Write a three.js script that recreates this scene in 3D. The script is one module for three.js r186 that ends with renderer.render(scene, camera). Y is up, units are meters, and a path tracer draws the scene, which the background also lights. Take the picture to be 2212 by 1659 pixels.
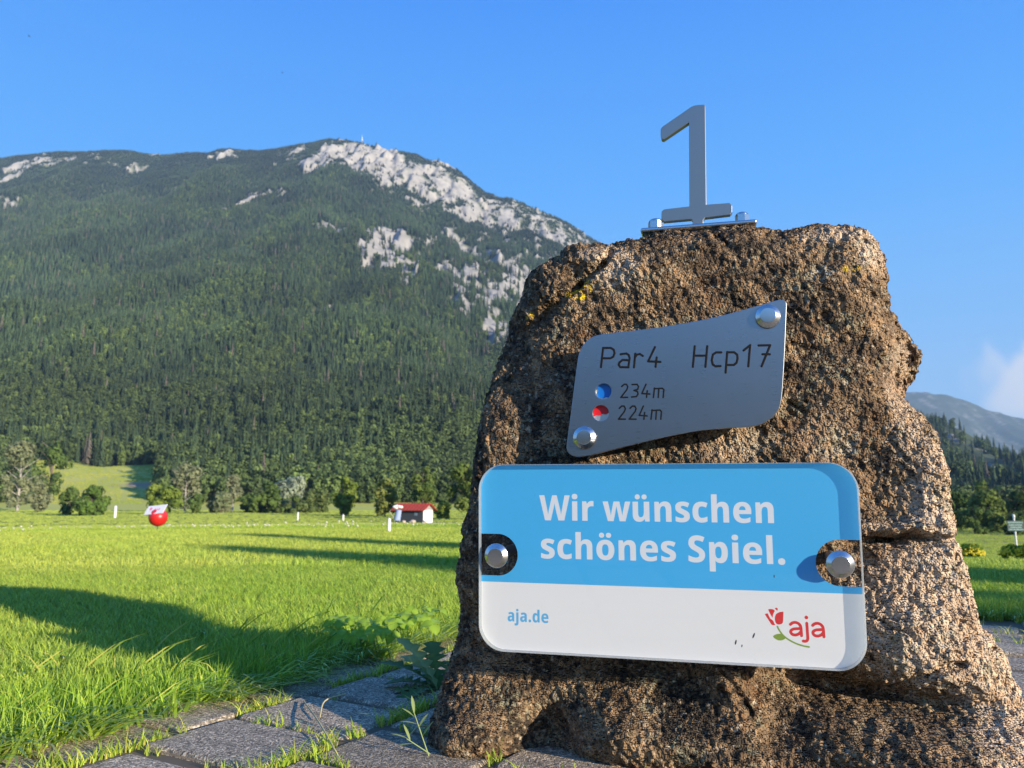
import * as THREE from 'three';
import { mergeGeometries } from 'three/addons/utils/BufferGeometryUtils.js';
import { RoundedBoxGeometry } from 'three/addons/geometries/RoundedBoxGeometry.js';

// ------------------------------------------------------------------ camera, sky, sun, exposure
const scene = new THREE.Scene();
const EYE = 0.285, PITCH = THREE.MathUtils.degToRad(8.7), FOV = 53;
const camera = new THREE.PerspectiveCamera(FOV, 4 / 3, 0.02, 30000);
camera.position.set(0, EYE, 0);
camera.rotation.set(PITCH, 0, 0);
camera.focus = 0.87;
camera.userData.fStop = 14;
const renderer = new THREE.WebGLRenderer({ antialias: true });
renderer.toneMapping = THREE.LinearToneMapping;
renderer.toneMappingExposure = 2.3;
renderer.shadowMap.enabled = true;
const SUN = new THREE.Vector3(1.9, 0.6, 1.62).normalize();
const sun = new THREE.DirectionalLight(new THREE.Color().setRGB(1, 0.87, 0.68), 5);
sun.position.copy(SUN).multiplyScalar(60);
sun.castShadow = true;
sun.shadow.mapSize.set(4096, 4096);
Object.assign(sun.shadow.camera, { left: -30, right: 30, top: 30, bottom: -30, near: 1, far: 400 });
scene.add(sun, sun.target);

// ------------------------------------------------------------------ noise and random numbers
function rng(seed) { let s = seed >>> 0; return () => { s = (s + 0x6D2B79F5) >>> 0; let t = s; t = Math.imul(t ^ (t >>> 15), t | 1); t ^= t + Math.imul(t ^ (t >>> 7), t | 61); return ((t ^ (t >>> 14)) >>> 0) / 4294967296; }; }
const PERM = new Uint8Array(512), GR = new Float32Array(256 * 3);
{ const r = rng(7); const p = [...Array(256).keys()]; for (let i = 255; i > 0; i--) { const j = Math.floor(r() * (i + 1)); [p[i], p[j]] = [p[j], p[i]]; } for (let i = 0; i < 512; i++) PERM[i] = p[i & 255];
  for (let i = 0; i < 256; i++) { const z = r() * 2 - 1, a = r() * 6.2832, q = Math.sqrt(1 - z * z); GR[i * 3] = q * Math.cos(a); GR[i * 3 + 1] = q * Math.sin(a); GR[i * 3 + 2] = z; } }
function noise(x, y, z = 0) {
  const X = Math.floor(x), Y = Math.floor(y), Z = Math.floor(z); x -= X; y -= Y; z -= Z;
  const u = x * x * x * (x * (x * 6 - 15) + 10), v = y * y * y * (y * (y * 6 - 15) + 10), w = z * z * z * (z * (z * 6 - 15) + 10);
  const a = PERM[X & 255], b = PERM[(X + 1) & 255], y0 = Y & 255, y1 = (Y + 1) & 255, z0 = Z & 255, z1 = (Z + 1) & 255;
  const aa = PERM[a + y0], ab = PERM[a + y1], ba = PERM[b + y0], bb = PERM[b + y1];
  const g = (h, dx, dy, dz) => { const i = PERM[h] * 3; return GR[i] * dx + GR[i + 1] * dy + GR[i + 2] * dz; };
  const n000 = g(aa + z0, x, y, z), n100 = g(ba + z0, x - 1, y, z), n010 = g(ab + z0, x, y - 1, z), n110 = g(bb + z0, x - 1, y - 1, z);
  const n001 = g(aa + z1, x, y, z - 1), n101 = g(ba + z1, x - 1, y, z - 1), n011 = g(ab + z1, x, y - 1, z - 1), n111 = g(bb + z1, x - 1, y - 1, z - 1);
  const l = (p, q, t) => p + (q - p) * t;
  return 1.6 * l(l(l(n000, n100, u), l(n010, n110, u), v), l(l(n001, n101, u), l(n011, n111, u), v), w);
}
function fbm(x, y, z, o) { let s = 0, a = 0.5, f = 1; for (let i = 0; i < o; i++) { s += a * noise(x * f, y * f, z * f + i * 17.3); a *= 0.5; f *= 2.03; } return s; }
function pnoise(x, y, n, s) { // repeats every n in x and y
  const X = Math.floor(x), Y = Math.floor(y), fx = x - X, fy = y - Y, u = fx * fx * (3 - 2 * fx), v = fy * fy * (3 - 2 * fy), g = (i, j, dx, dy) => { const h = PERM[PERM[PERM[((i % n) + n) % n & 255] + (((j % n) + n) % n & 255)] + s & 255] * 3; return GR[h] * dx + GR[h + 1] * dy; };
  return 1.7 * ((g(X, Y, fx, fy) * (1 - u) + g(X + 1, Y, fx - 1, fy) * u) * (1 - v) + (g(X, Y + 1, fx, fy - 1) * (1 - u) + g(X + 1, Y + 1, fx - 1, fy - 1) * u) * v);
}
const clamp = (x, a = 0, b = 1) => Math.min(b, Math.max(a, x)), mixn = (a, b, t) => a + (b - a) * t;
const sstep = (a, b, x) => { const t = clamp((x - a) / (b - a)); return t * t * (3 - 2 * t); };
const mix3 = (a, b, t) => [mixn(a[0], b[0], t), mixn(a[1], b[1], t), mixn(a[2], b[2], t)];
const lin = (r, g, b) => new THREE.Color().setRGB(r / 255, g / 255, b / 255, THREE.SRGBColorSpace);
const lin3 = (r, g, b) => lin(r, g, b).toArray();

// ------------------------------------------------------------------ the sky (clear evening blue, paler low down, one cumulus far off)
{
  const W = 1024, Hh = 512, data = new Float32Array(W * Hh * 4);
  const stops = [[-90, [0.20, 0.24, 0.22]], [0, [0.45, 0.66, 0.90]], [6, [0.33, 0.60, 0.95]], [12, [0.21, 0.53, 1.0]], [22, [0.10, 0.43, 1.04]], [35, [0.048, 0.30, 0.97]], [60, [0.035, 0.205, 0.72]], [90, [0.025, 0.15, 0.57]]];
  const cloudAz = Math.atan2(-1, 0.648);
  for (let j = 0; j < Hh; j++) {
    const el = ((j + 0.5) / Hh - 0.5) * 180;
    let k = 0; while (k < stops.length - 2 && el > stops[k + 1][0]) k++;
    const c0 = mix3(stops[k][1], stops[k + 1][1], clamp((el - stops[k][0]) / (stops[k + 1][0] - stops[k][0])));
    for (let i = 0; i < W; i++) {
      const az = ((i + 0.5) / W - 0.5) * 2 * Math.PI;
      let c = c0;
      let da = (az - cloudAz) * 180 / Math.PI;
      if (el > 4 && el < 16 && da > -4 && da < 16) {
        const top = 9.2 + 1.6 * noise(da * 0.7 + 3, 1.7) + 0.8 * noise(da * 1.9, 5.1) + 0.45 * noise(da * 4.1, 9.3) + 1.2 * sstep(0, 6, da);
        const edge = sstep(-2.2, 0.6, da + 0.9 * noise(da * 1.1, el * 0.9)) * (1 - sstep(12, 16, da));
        const m = sstep(0, 0.5, top - el) * edge * sstep(4, 6, el);
        c = mix3(c0, [0.86, 0.87, 0.90], m * 0.9);
      }
      const o = (j * W + i) * 4; data[o] = c[0]; data[o + 1] = c[1]; data[o + 2] = c[2]; data[o + 3] = 1;
    }
  }
  const t = new THREE.DataTexture(data, W, Hh, THREE.RGBAFormat, THREE.FloatType);
  t.mapping = THREE.EquirectangularReflectionMapping; t.magFilter = THREE.LinearFilter; t.minFilter = THREE.LinearFilter; t.needsUpdate = true;
  scene.background = t; scene.environment = t;
  scene.backgroundIntensity = 0.44; scene.environmentIntensity = 0.44;
}
scene.fog = new THREE.FogExp2(new THREE.Color().setRGB(0.42, 0.66, 1.0), 0.00010);

// ------------------------------------------------------------------ where a point of the surveyed view lies in the place (2212 wide survey grid)
const FPX = 1106 * 2 / (2 * Math.tan(THREE.MathUtils.degToRad(FOV) / 2) * 4 / 3);
const CP = Math.cos(PITCH), SP = Math.sin(PITCH);
function ray(u, v) { const x = (u - 1106) / FPX, y = -(v - 829.5) / FPX; const d = CP - y * SP; return [x / d, (y * CP + SP) / d]; } // sideways and upward per metre of depth
const at = (u, v, d) => { const r = ray(u, v); return new THREE.Vector3(r[0] * d, EYE + r[1] * d, -d); };
const ground0 = (u, v) => { const r = ray(u, v), d = -EYE / r[1]; return [r[0] * d, -d]; };
const YAW = THREE.MathUtils.degToRad(-14.9), ORG = new THREE.Vector3(0.158, 0, -0.844), CY = Math.cos(YAW), SY = Math.sin(YAW);
// stone frame: x along its face, y up, z out of the face
function loc(u, v, Z) {
  const r = ray(u, v), dx = r[0], dy = r[1], dz = -1;
  const lz = (x, z) => x * SY + z * CY, lx = (x, z) => x * CY - z * SY;
  const k = (Z - lz(-ORG.x, -ORG.z)) / lz(dx, dz);
  return [lx(k * dx - ORG.x, k * dz - ORG.z), EYE + k * dy];
}

// ------------------------------------------------------------------ helpers for things and parts
const taken = {};
function numbered(n) { const k = taken[n] = (taken[n] ?? -1) + 1; return k ? `${n}_${String(k).padStart(3, '0')}` : n; }
function tag(o, label, category, group, kind) { o.userData.label = label; o.userData.category = category; if (group) o.userData.group = group; if (kind) o.userData.kind = kind; return o; }
function shadows(o) { o.castShadow = true; o.receiveShadow = true; return o; }
function mesh(name, geo, mat, parent) { const m = shadows(new THREE.Mesh(geo, mat)); m.name = parent ? name : numbered(name); (parent ?? scene).add(m); return m; }
function thing(name, label, category, pos, group) { const g = new THREE.Group(); g.name = numbered(name); if (pos) g.position.copy(pos); scene.add(g); return tag(g, label, category, group); }
const std = (c, rough = 0.8, extra = {}) => new THREE.MeshStandardMaterial({ color: Array.isArray(c) ? new THREE.Color().setRGB(...c) : c, roughness: rough, ...extra });
const phys = (c, rough = 0.8, extra = {}) => new THREE.MeshPhysicalMaterial({ color: Array.isArray(c) ? new THREE.Color().setRGB(...c) : c, roughness: rough, ...extra });
function geom(pos, idx, col, uv) { const g = new THREE.BufferGeometry(); g.setAttribute('position', new THREE.BufferAttribute(pos instanceof Float32Array ? pos : new Float32Array(pos), 3)); if (idx) g.setIndex(idx instanceof Uint32Array ? new THREE.BufferAttribute(idx, 1) : idx); if (col) g.setAttribute('color', new THREE.BufferAttribute(col instanceof Float32Array ? col : new Float32Array(col), 3)); if (uv) g.setAttribute('uv', new THREE.BufferAttribute(new Float32Array(uv), 2)); g.computeVertexNormals(); return g; }
function dataTex(n, f, srgb) { const d = new Uint8Array(n * n * 4); for (let j = 0; j < n; j++) for (let i = 0; i < n; i++) { const c = f(i, j), o = (j * n + i) * 4; d[o] = clamp(c[0]) * 255; d[o + 1] = clamp(c[1]) * 255; d[o + 2] = clamp(c[2]) * 255; d[o + 3] = 255; } const t = new THREE.DataTexture(d, n, n); t.wrapS = t.wrapT = THREE.RepeatWrapping; t.magFilter = THREE.LinearFilter; t.minFilter = THREE.LinearMipmapLinearFilter; t.generateMipmaps = true; if (srgb) t.colorSpace = THREE.SRGBColorSpace; t.needsUpdate = true; return t; }
function instanced(name, geo, mat, list, label, category) { // list of [matrix, r, g, b]
  const im = shadows(new THREE.InstancedMesh(geo, mat, list.length)); const c = new THREE.Color();
  list.forEach((e, i) => { im.setMatrixAt(i, e[0]); im.setColorAt(i, c.setRGB(e[1], e[2], e[3])); });
  im.name = name; scene.add(im); return tag(im, label, category, null, 'stuff');
}
const placeM = (x, y, z, ry, s, sy = s, tx = 0, tz = 0) => new THREE.Matrix4().compose(new THREE.Vector3(x, y, z), new THREE.Quaternion().setFromEuler(new THREE.Euler(tx, ry, tz, 'YXZ')), new THREE.Vector3(s, sy, s));

// ------------------------------------------------------------------ ground: tee, falling slope, fairway
const interp = (tab, x) => { let k = 0; while (k < tab.length - 2 && x > tab[k + 1][0]) k++; const t = clamp((x - tab[k][0]) / (tab[k + 1][0] - tab[k][0])); return mixn(tab[k][1], tab[k + 1][1], t); };
const LEFT = [[0, 0.285], [8.6, 0.285], [12, 0.40], [30, 0.93], [60, 1.75], [90, 2.43], [140, 2.6], [260, 2.75], [6000, 6]];
const RIGHT = [[0, 0.285], [4.6, 0.285], [7, 0.47], [20, 1.30], [45, 2.4], [80, 3.5], [150, 5.4], [400, 8], [6000, 10]];
function groundY(x, z) {
  const d = Math.hypot(x, z);
  if (z > 0) return EYE - mixn(0.285, 3, sstep(8, 120, d));
  const w = sstep(0.12, 0.5, x / Math.max(d, 0.01));
  const y = EYE - mixn(interp(LEFT, d), interp(RIGHT, d), w);
  return y + sstep(9, 40, d) * 0.12 * noise(x * 0.09, z * 0.09, 3) ;
}
// paved corner: courses run along LDIR; the lawn edge follows them
const LANG = THREE.MathUtils.degToRad(61), LD = [Math.cos(LANG), -Math.sin(LANG)], LN = [Math.sin(LANG), Math.cos(LANG)];
const nOf = (x, z) => x * LN[0] + z * LN[1], sOf = (x, z) => x * LD[0] + z * LD[1];
const EDGE_N = -0.955, EDGE_S = nOf(0, 0) + sOf(1.2, -1.97);
const onPath = (x, z, m = 0) => nOf(x, z) > EDGE_N + m && sOf(x, z) < EDGE_S - m;
const lawnTex = dataTex(512, (i, j) => { const a = 0.5 + 0.5 * pnoise(i / 4, j / 4, 128, 1), b = 0.5 + 0.5 * pnoise(i / 16, j / 16, 32, 2); const v = 0.62 + 0.3 * a + 0.15 * (b - 0.5); return [v, v, v * 0.95]; }, true);
{
  const RA = 220, RR = [], idx = [], pos = [], col = [], uv = [];
  for (let r = 0.25; r < 5200; r *= r < 12 ? 1.045 : r < 400 ? 1.04 : 1.25) RR.push(r);
  for (let k = 0; k < RR.length; k++) for (let a = 0; a <= RA; a++) {
    const th = a / RA * 2 * Math.PI, x = Math.sin(th) * RR[k], z = -Math.cos(th) * RR[k], d = RR[k];
    let y = groundY(x, z) - 0.012;
    if (d < 8) y -= sstep(0.04, -0.02, Math.max(EDGE_N - nOf(x, z), sOf(x, z) - EDGE_S)) * 0.03;
    pos.push(x, y, z);
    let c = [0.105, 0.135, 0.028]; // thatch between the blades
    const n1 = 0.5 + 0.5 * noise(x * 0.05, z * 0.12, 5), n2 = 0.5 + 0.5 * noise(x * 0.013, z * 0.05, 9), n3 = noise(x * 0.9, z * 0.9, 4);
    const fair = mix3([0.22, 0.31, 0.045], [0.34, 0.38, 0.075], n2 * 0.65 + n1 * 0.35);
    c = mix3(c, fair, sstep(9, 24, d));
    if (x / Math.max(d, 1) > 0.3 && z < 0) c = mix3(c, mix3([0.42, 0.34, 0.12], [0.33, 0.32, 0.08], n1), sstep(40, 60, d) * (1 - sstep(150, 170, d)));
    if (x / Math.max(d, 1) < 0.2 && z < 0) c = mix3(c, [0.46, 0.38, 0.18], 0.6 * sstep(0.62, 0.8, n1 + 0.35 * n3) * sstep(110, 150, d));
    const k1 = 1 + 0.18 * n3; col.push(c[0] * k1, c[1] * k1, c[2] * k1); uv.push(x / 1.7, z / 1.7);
    if (k && a) { const p = k * (RA + 1) + a; idx.push(p - RA - 2, p - RA - 1, p, p - RA - 2, p, p - 1); }
  }
  for (let i = 0; i < idx.length; i += 3) [idx[i + 1], idx[i + 2]] = [idx[i + 2], idx[i + 1]];
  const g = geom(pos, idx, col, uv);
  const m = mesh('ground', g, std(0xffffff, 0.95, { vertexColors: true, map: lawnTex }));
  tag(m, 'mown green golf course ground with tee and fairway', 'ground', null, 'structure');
}

// ------------------------------------------------------------------ mountains
const RIDGE = [[-1600, 1040], [-1300, 800], [-900, 470], [-500, 372], [-250, 350], [0, 340], [40, 335], [110, 328], [230, 325], [330, 332], [450, 330], [475, 322], [560, 325], [640, 318], [690, 306], [705, 301], [760, 306], [790, 311], [850, 327], [905, 337], [920, 345], [985, 360], [1010, 381], [1050, 413], [1110, 428], [1150, 448], [1190, 463], [1240, 490], [1300, 525], [1400, 590], [1500, 640], [1700, 745], [1900, 855], [1960, 893], [2100, 985], [2212, 1060], [2350, 1085], [2700, 1080]];
const ZRIDGE = [[-1600, 1500], [-500, 2100], [1250, 2000], [1960, 1500], [2212, 1150], [2700, 1000]];
const FOOT = 255;
function slope(u, t) { // a point of the mountain side before its relief: t from 0 at the foot to 1 at the crest, above 1 beyond it
  const zr = interp(ZRIDGE, u), [rx, ry] = ray(u, interp(RIDGE, u)), d = FOOT + (zr - FOOT) * t;
  const y0 = EYE - mixn(2.75, 6.6, sstep(0.1, 0.45, ray(u, 900)[0])), yr = EYE + ry * zr;
  const y = t <= 1 ? y0 + (yr - y0) * Math.pow(Math.max(t, 0), 1.4) : yr - (t - 1) * 1.15 * (yr - y0) - 60 * (t - 1);
  return [rx * d, y, -d];
}
// limestone showing through the woods: survey grid centre, half sizes, strength
const CRAGS = [[735, 340, 60, 38, 1.1], [800, 345, 70, 32, 1.15], [870, 378, 75, 32, 1.05], [935, 392, 60, 34, 1], [995, 425, 60, 34, 1], [690, 350, 45, 22, 0.75], [900, 425, 45, 20, 0.8], [1075, 455, 60, 28, 0.95], [1150, 490, 60, 28, 0.9], [1230, 520, 60, 25, 0.9], [745, 498, 60, 14, 1], [800, 510, 70, 26, 1.1], [850, 545, 60, 42, 1.1], [885, 580, 35, 35, 1], [960, 500, 50, 30, 0.85], [975, 560, 60, 50, 0.8], [1040, 590, 70, 80, 0.95], [1075, 680, 35, 65, 1.05], [1130, 620, 60, 90, 0.9], [70, 356, 55, 16, 0.95], [30, 386, 22, 14, 0.95], [125, 348, 40, 12, 0.8], [5, 455, 22, 14, 0.8], [40, 450, 20, 14, 0.7], [545, 437, 24, 26, 1], [600, 428, 34, 10, 0.75], [715, 662, 20, 18, 0.95], [645, 663, 9, 11, 0.9], [300, 350, 30, 20, 0.5], [490, 335, 40, 12, 0.6], [390, 405, 14, 7, 0.8], [220, 345, 60, 14, 0.45], [790, 660, 40, 40, 0.45], [860, 690, 50, 40, 0.4], [640, 340, 60, 18, 0.6], [2010, 955, 45, 22, 1.15], [2065, 985, 40, 17, 1.05], [2120, 1012, 40, 16, 0.95], [2050, 1010, 30, 10, 0.8], [1940, 940, 30, 30, 0.8]];
const seenAt = (x, y, z) => { const Y = y - EYE, dd = -z * CP + Y * SP; return [1106 + x / dd * FPX, 829.5 - (Y * CP + z * SP) / dd * FPX]; };
// each crag as a place on the mountain side: easting, height and half sizes in metres
const crag = CRAGS.map(([u, v, a, b, s]) => {
  let lo = 0, hi = 1; for (let i = 0; i < 24; i++) { const m = (lo + hi) / 2, p = slope(u, m); if (seenAt(...p)[1] > v) lo = m; else hi = m; }
  const p = slope(u, lo), q = slope(u, Math.max(0, lo - 0.02)), vv = (seenAt(...q)[1] - seenAt(...p)[1]) / Math.max(0.5, p[1] - q[1]);
  return [p[0], p[1], a * -p[2] / FPX, Math.max(6, b / Math.max(vv, 0.05)), s];
});
function rockiness(x, y, z) {
  let m = 0;
  for (const c of crag) { const dx = (x - c[0]) / c[2], dy = (y - c[1]) / c[3], q = dx * dx + dy * dy; if (q < 4) m = Math.max(m, c[4] * (1 - sstep(0.25, 2.2, q) )); }
  const az = x / -z, broad = 0.60 * sstep(-0.04, 0.05, az - (-0.24 + (1000 - y) / 744 * 0.22)) * sstep(170, 320, y) * sstep(0.55, 0.4, az);
  m = Math.max(m, broad);
  if (m <= 0.02) return 0;
  const n = 0.5 * noise(x / 46, y / 60, z / 70) + 0.5 * noise(x / 17, y / 26, z / 30 + 7) + 0.4 * noise(x / 8, y / 11, z / 12 + 3);
  return sstep(0.40, 0.58, m * 0.66 + 0.62 * n);
}
const WOODS = [], MEADOW = [];
{
  const NU = 960, NT = 300, pos = new Float32Array((NU + 1) * (NT + 1) * 3), col = new Float32Array(pos.length), idx = new Uint32Array(NU * NT * 6);
  for (let j = 0; j <= NT; j++) for (let i = 0; i <= NU; i++) {
    const u = -1500 + 4200 * i / NU, t = -0.02 + 1.2 * Math.pow(j / NT, 1.15), p = slope(u, t), o = (j * (NU + 1) + i) * 3;
    const k = sstep(0.03, 0.2, t) * (1 - 0.85 * sstep(0.82, 1.0, t) * (1 - sstep(1.0, 1.06, t)));
    const gully = fbm(p[0] / 260 + 0.2 * noise(p[0] / 120, p[1] / 160), p[2] / 900, 1.3, 3);
    p[1] += k * (78 * gully + 24 * noise(p[0] / 90, p[2] / 140, 8));
    const r = t < 1.01 ? rockiness(p[0], p[1], p[2]) : 0.5;
    const kk = sstep(0.02, 0.1, t);
    p[1] += kk * r * (9 * noise(p[0] / 30, p[2] / 24, 5) + 5 * noise(p[0] / 12, p[2] / 10, 2)) + kk * 2.5 * noise(p[0] / 22, p[2] / 22, 4);
    p[2] += kk * r * (20 * noise(p[0] / 30, p[1] / 110, 9) + 12 * noise(p[0] / 14, p[1] / 50, 4) + 7 * Math.abs(noise(p[0] / 9, p[1] / 14, 1)));
    pos[o] = p[0]; pos[o + 1] = p[1]; pos[o + 2] = p[2];
    const streak = noise(p[0] / 7, p[1] / 30, p[2] / 9), v = 0.85 + 0.25 * streak + 0.2 * noise(p[0] / 25, p[1] / 25, 3);
    const rock = [0.30 * v, 0.285 * v, 0.262 * v];
    let gr = mix3([0.030, 0.048, 0.016], [0.055, 0.075, 0.022], 0.5 + 0.5 * noise(p[0] / 40, p[1] / 40, 6));
    if (t < 0.075) { // the meadow below the wood, with a bare patch
      const mead = mix3([0.40, 0.43, 0.065], [0.52, 0.50, 0.12], 0.5 + 0.5 * noise(p[0] / 30, p[2] / 12, 2));
      const bare = sstep(1.0, 0.6, Math.hypot((p[0] + 150) / 16, (p[2] + 322) / 9) + 0.3 * noise(p[0] / 6, p[2] / 5));
      gr = mix3(mead, [0.40, 0.28, 0.17], bare);
    }
    const c = mix3(gr, rock, r); col[o] = c[0]; col[o + 1] = c[1]; col[o + 2] = c[2];
  }
  let q = 0; for (let j = 0; j < NT; j++) for (let i = 0; i < NU; i++) { const a = j * (NU + 1) + i, b = a + NU + 1; idx[q++] = a; idx[q++] = a + 1; idx[q++] = b + 1; idx[q++] = a; idx[q++] = b + 1; idx[q++] = b; }
  const g = geom(pos, idx, col);
  tag(mesh('mountain', g, std(0xffffff, 0.95, { vertexColors: true })), 'wooded limestone mountain with pale cliffs under its summit', 'mountain', null, 'structure');
  // where trees can stand: random points of the visible slope
  const r = rng(31);
  const at2 = (i, j) => { const a = (j * (NU + 1) + i) * 3; return [pos[a], pos[a + 1], pos[a + 2], col[a]]; };
  for (let j = 0; j < NT; j++) for (let i = 0; i < NU; i++) {
    const t = -0.02 + 1.2 * Math.pow(j / NT, 1.15); if (t > 1.015 || t < 0.012) continue;
    const p = at2(i, j), px = at2(i + 1, j), pz = at2(i, j + 1);
    const area = Math.abs(px[0] - p[0]) * Math.hypot(pz[2] - p[2], 0); let n = area * 0.085; n = Math.floor(n) + (r() < n % 1 ? 1 : 0);
    if (p[3] > 0.13 && t > 0.075) n = r() < 0.10 ? 1 : 0;
    for (let k = 0; k < n; k++) { const a = r(), b = r(), m = [0, 1, 2].map((e) => p[e] + (px[e] - p[e]) * a + (pz[e] - p[e]) * b);
      const [su] = seenAt(...m); if (t < 0.078 && su > 60 && su < 345 + 30 * noise(m[2] / 9, 3)) { for (let e = 0; e < 9; e++) { const a2 = r(), b2 = r(); MEADOW.push([0, 1, 2].map((q) => p[q] + (px[q] - p[q]) * a2 + (pz[q] - p[q]) * b2)); } continue; }
      if ((su < -500 || su > 2700) && r() < 0.45) continue; WOODS.push([...m, t, r(), r(), r()]); }
  }
  // the farther range
  const RB = [[1300, 930], [1700, 880], [1900, 849], [1960, 848], [2000, 846], [2050, 852], [2085, 862], [2130, 884], [2212, 906], [2400, 950], [2700, 900], [3000, 960], [3300, 1040], [3600, 1092]];
  const MU = 300, MT = 90, pb = [], cb = [], ib = [];
  for (let j = 0; j <= MT; j++) for (let i = 0; i <= MU; i++) {
    const u = 1300 + 2300 * i / MU, t = j / MT * 1.15, [rx, ry] = ray(u, interp(RB, u)), d = 3000 + 1900 * t, yr = ry * 4900;
    let y = t < 1 ? yr * Math.pow(t, 1.25) : yr * (1 - (t - 1) * 1.5), x = rx * d;
    const k = sstep(0, 0.2, t) * (1 - 0.8 * sstep(0.8, 1, t));
    y += k * (120 * fbm(x / 500, d / 1500, 2, 3)) + 8 * noise(x / 60, d / 60, 1);
    pb.push(x, y, -d + 20 * noise(x / 90, y / 90, 3));
    const rk = sstep(0.12, 0.5, 0.6 * noise(x / 60, y / 150, 4) + 0.6 * noise(x / 26, y / 45, 1)) * sstep(0.35, 0.6, t) * 0.55;
    const c = mix3([0.035, 0.050, 0.026], [0.28, 0.27, 0.26], rk); cb.push(...c);
    if (i && j) { const a = j * (MU + 1) + i; ib.push(a - MU - 2, a - MU - 1, a, a - MU - 2, a, a - 1); }
  }
  tag(mesh('distant_mountain', geom(pb, ib, cb), std(0xffffff, 0.95, { vertexColors: true })), 'hazy blue mountain range far behind the boulder', 'mountain', null, 'structure');
}

{ // unseen wooded hill added behind the viewer to darken what the steel mirrors
  const P = [], C = [], I = [], MU = 120, MT = 30;
  for (let j = 0; j <= MT; j++) for (let i = 0; i <= MU; i++) {
    const az = THREE.MathUtils.degToRad(-80 + 105 * i / MU), t = j / MT * 1.2, d = 500 + 1300 * t, e = Math.sin(Math.PI * clamp(i / MU, 0.0, 1)) ** 0.6;
    const h = (t < 1 ? Math.pow(t, 1.2) : 1 - (t - 1) * 2) * 390 * e * (1 + 0.22 * noise(i * 0.09, 3) + 0.08 * noise(i * 0.4, 5)) + 14 * noise(i * 0.5, j * 0.7, 2) - 4, x = Math.sin(az) * d, z = Math.cos(az) * d;
    P.push(x, h, z); const v = 0.8 + 0.4 * noise(i * 0.6, j * 0.9, 8); C.push(0.045 * v, 0.065 * v, 0.026 * v);
    if (i && j) { const b = j * (MU + 1) + i; I.push(b - MU - 2, b, b - MU - 1, b - MU - 2, b - 1, b); }
  }
  tag(mesh('added_hill', geom(P, I, C), std(0xffffff, 0.95, { vertexColors: true, side: THREE.DoubleSide })), 'unseen wooded hill added behind the viewer to darken the steel reflections', 'hill', null, 'structure');
}

// ------------------------------------------------------------------ forest on the mountain
function spruceGeo(seed) { // a spire of drooping branch fans
  const r = rng(seed), P = [], I = [];
  for (let k = 0; k < 17; k++) {
    const y = 0.05 + 0.93 * k / 17, rad = 0.19 * Math.pow(1 - k / 17.5, 0.85) + 0.006, n = k < 12 ? 9 : 6;
    for (let i = 0; i < n; i++) { const a = (i + r()) / n * 6.2832 + k, q = rad * (0.65 + 0.55 * r()), w = 0.34 + 0.2 * r(), ca = Math.cos(a), sa = Math.sin(a), cb = Math.cos(a + w), sb = Math.sin(a + w), cd = Math.cos(a - w), sd = Math.sin(a - w), b = P.length / 3;
      P.push(0, y + 0.075, 0, cb * q * 0.6, y + 0.012, sb * q * 0.6, ca * q, y - 0.03 - 0.02 * r(), sa * q, cd * q * 0.6, y + 0.012, sd * q * 0.6); I.push(b, b + 1, b + 2, b, b + 2, b + 3); }
  }
  return geom(P, I);
}
function broadGeo(seed) { // a crown of leaf clumps
  const r = rng(seed), P = [], I = [], V = THREE.Vector3, lobes = [];
  for (let k = 0; k < 15; k++) { const y = 0.14 + 0.80 * r(), q = Math.sqrt(r()) * 0.26 * Math.sin(Math.PI * clamp(y, 0.12, 0.95)), a = r() * 6.28; lobes.push([Math.cos(a) * q, y, Math.sin(a) * q, 0.09 + 0.09 * r()]); }
  for (let k = 0; k < 620; k++) { const L = lobes[Math.floor(r() * 15)], d = new V(r() - 0.5, r() - 0.5, r() - 0.5).normalize(), q = L[3] * Math.pow(r(), 0.35), n = d.clone().add(new V(r() - 0.5, r() - 0.3, r() - 0.5)).normalize(), e1 = new V(r() - 0.5, r() - 0.5, r() - 0.5).cross(n).normalize().multiplyScalar(0.035 + 0.025 * r()), e2 = n.clone().cross(e1), b = P.length / 3;
    for (const [s, t] of [[-1, 0], [0, -0.8], [1, 0], [0, 0.8]]) P.push(L[0] + d.x * q + e1.x * s + e2.x * t, L[1] + d.y * q + e1.y * s + e2.y * t, L[2] + d.z * q + e1.z * s + e2.z * t); I.push(b, b + 1, b + 2, b, b + 2, b + 3); }
  return geom(P, I);
}
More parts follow.
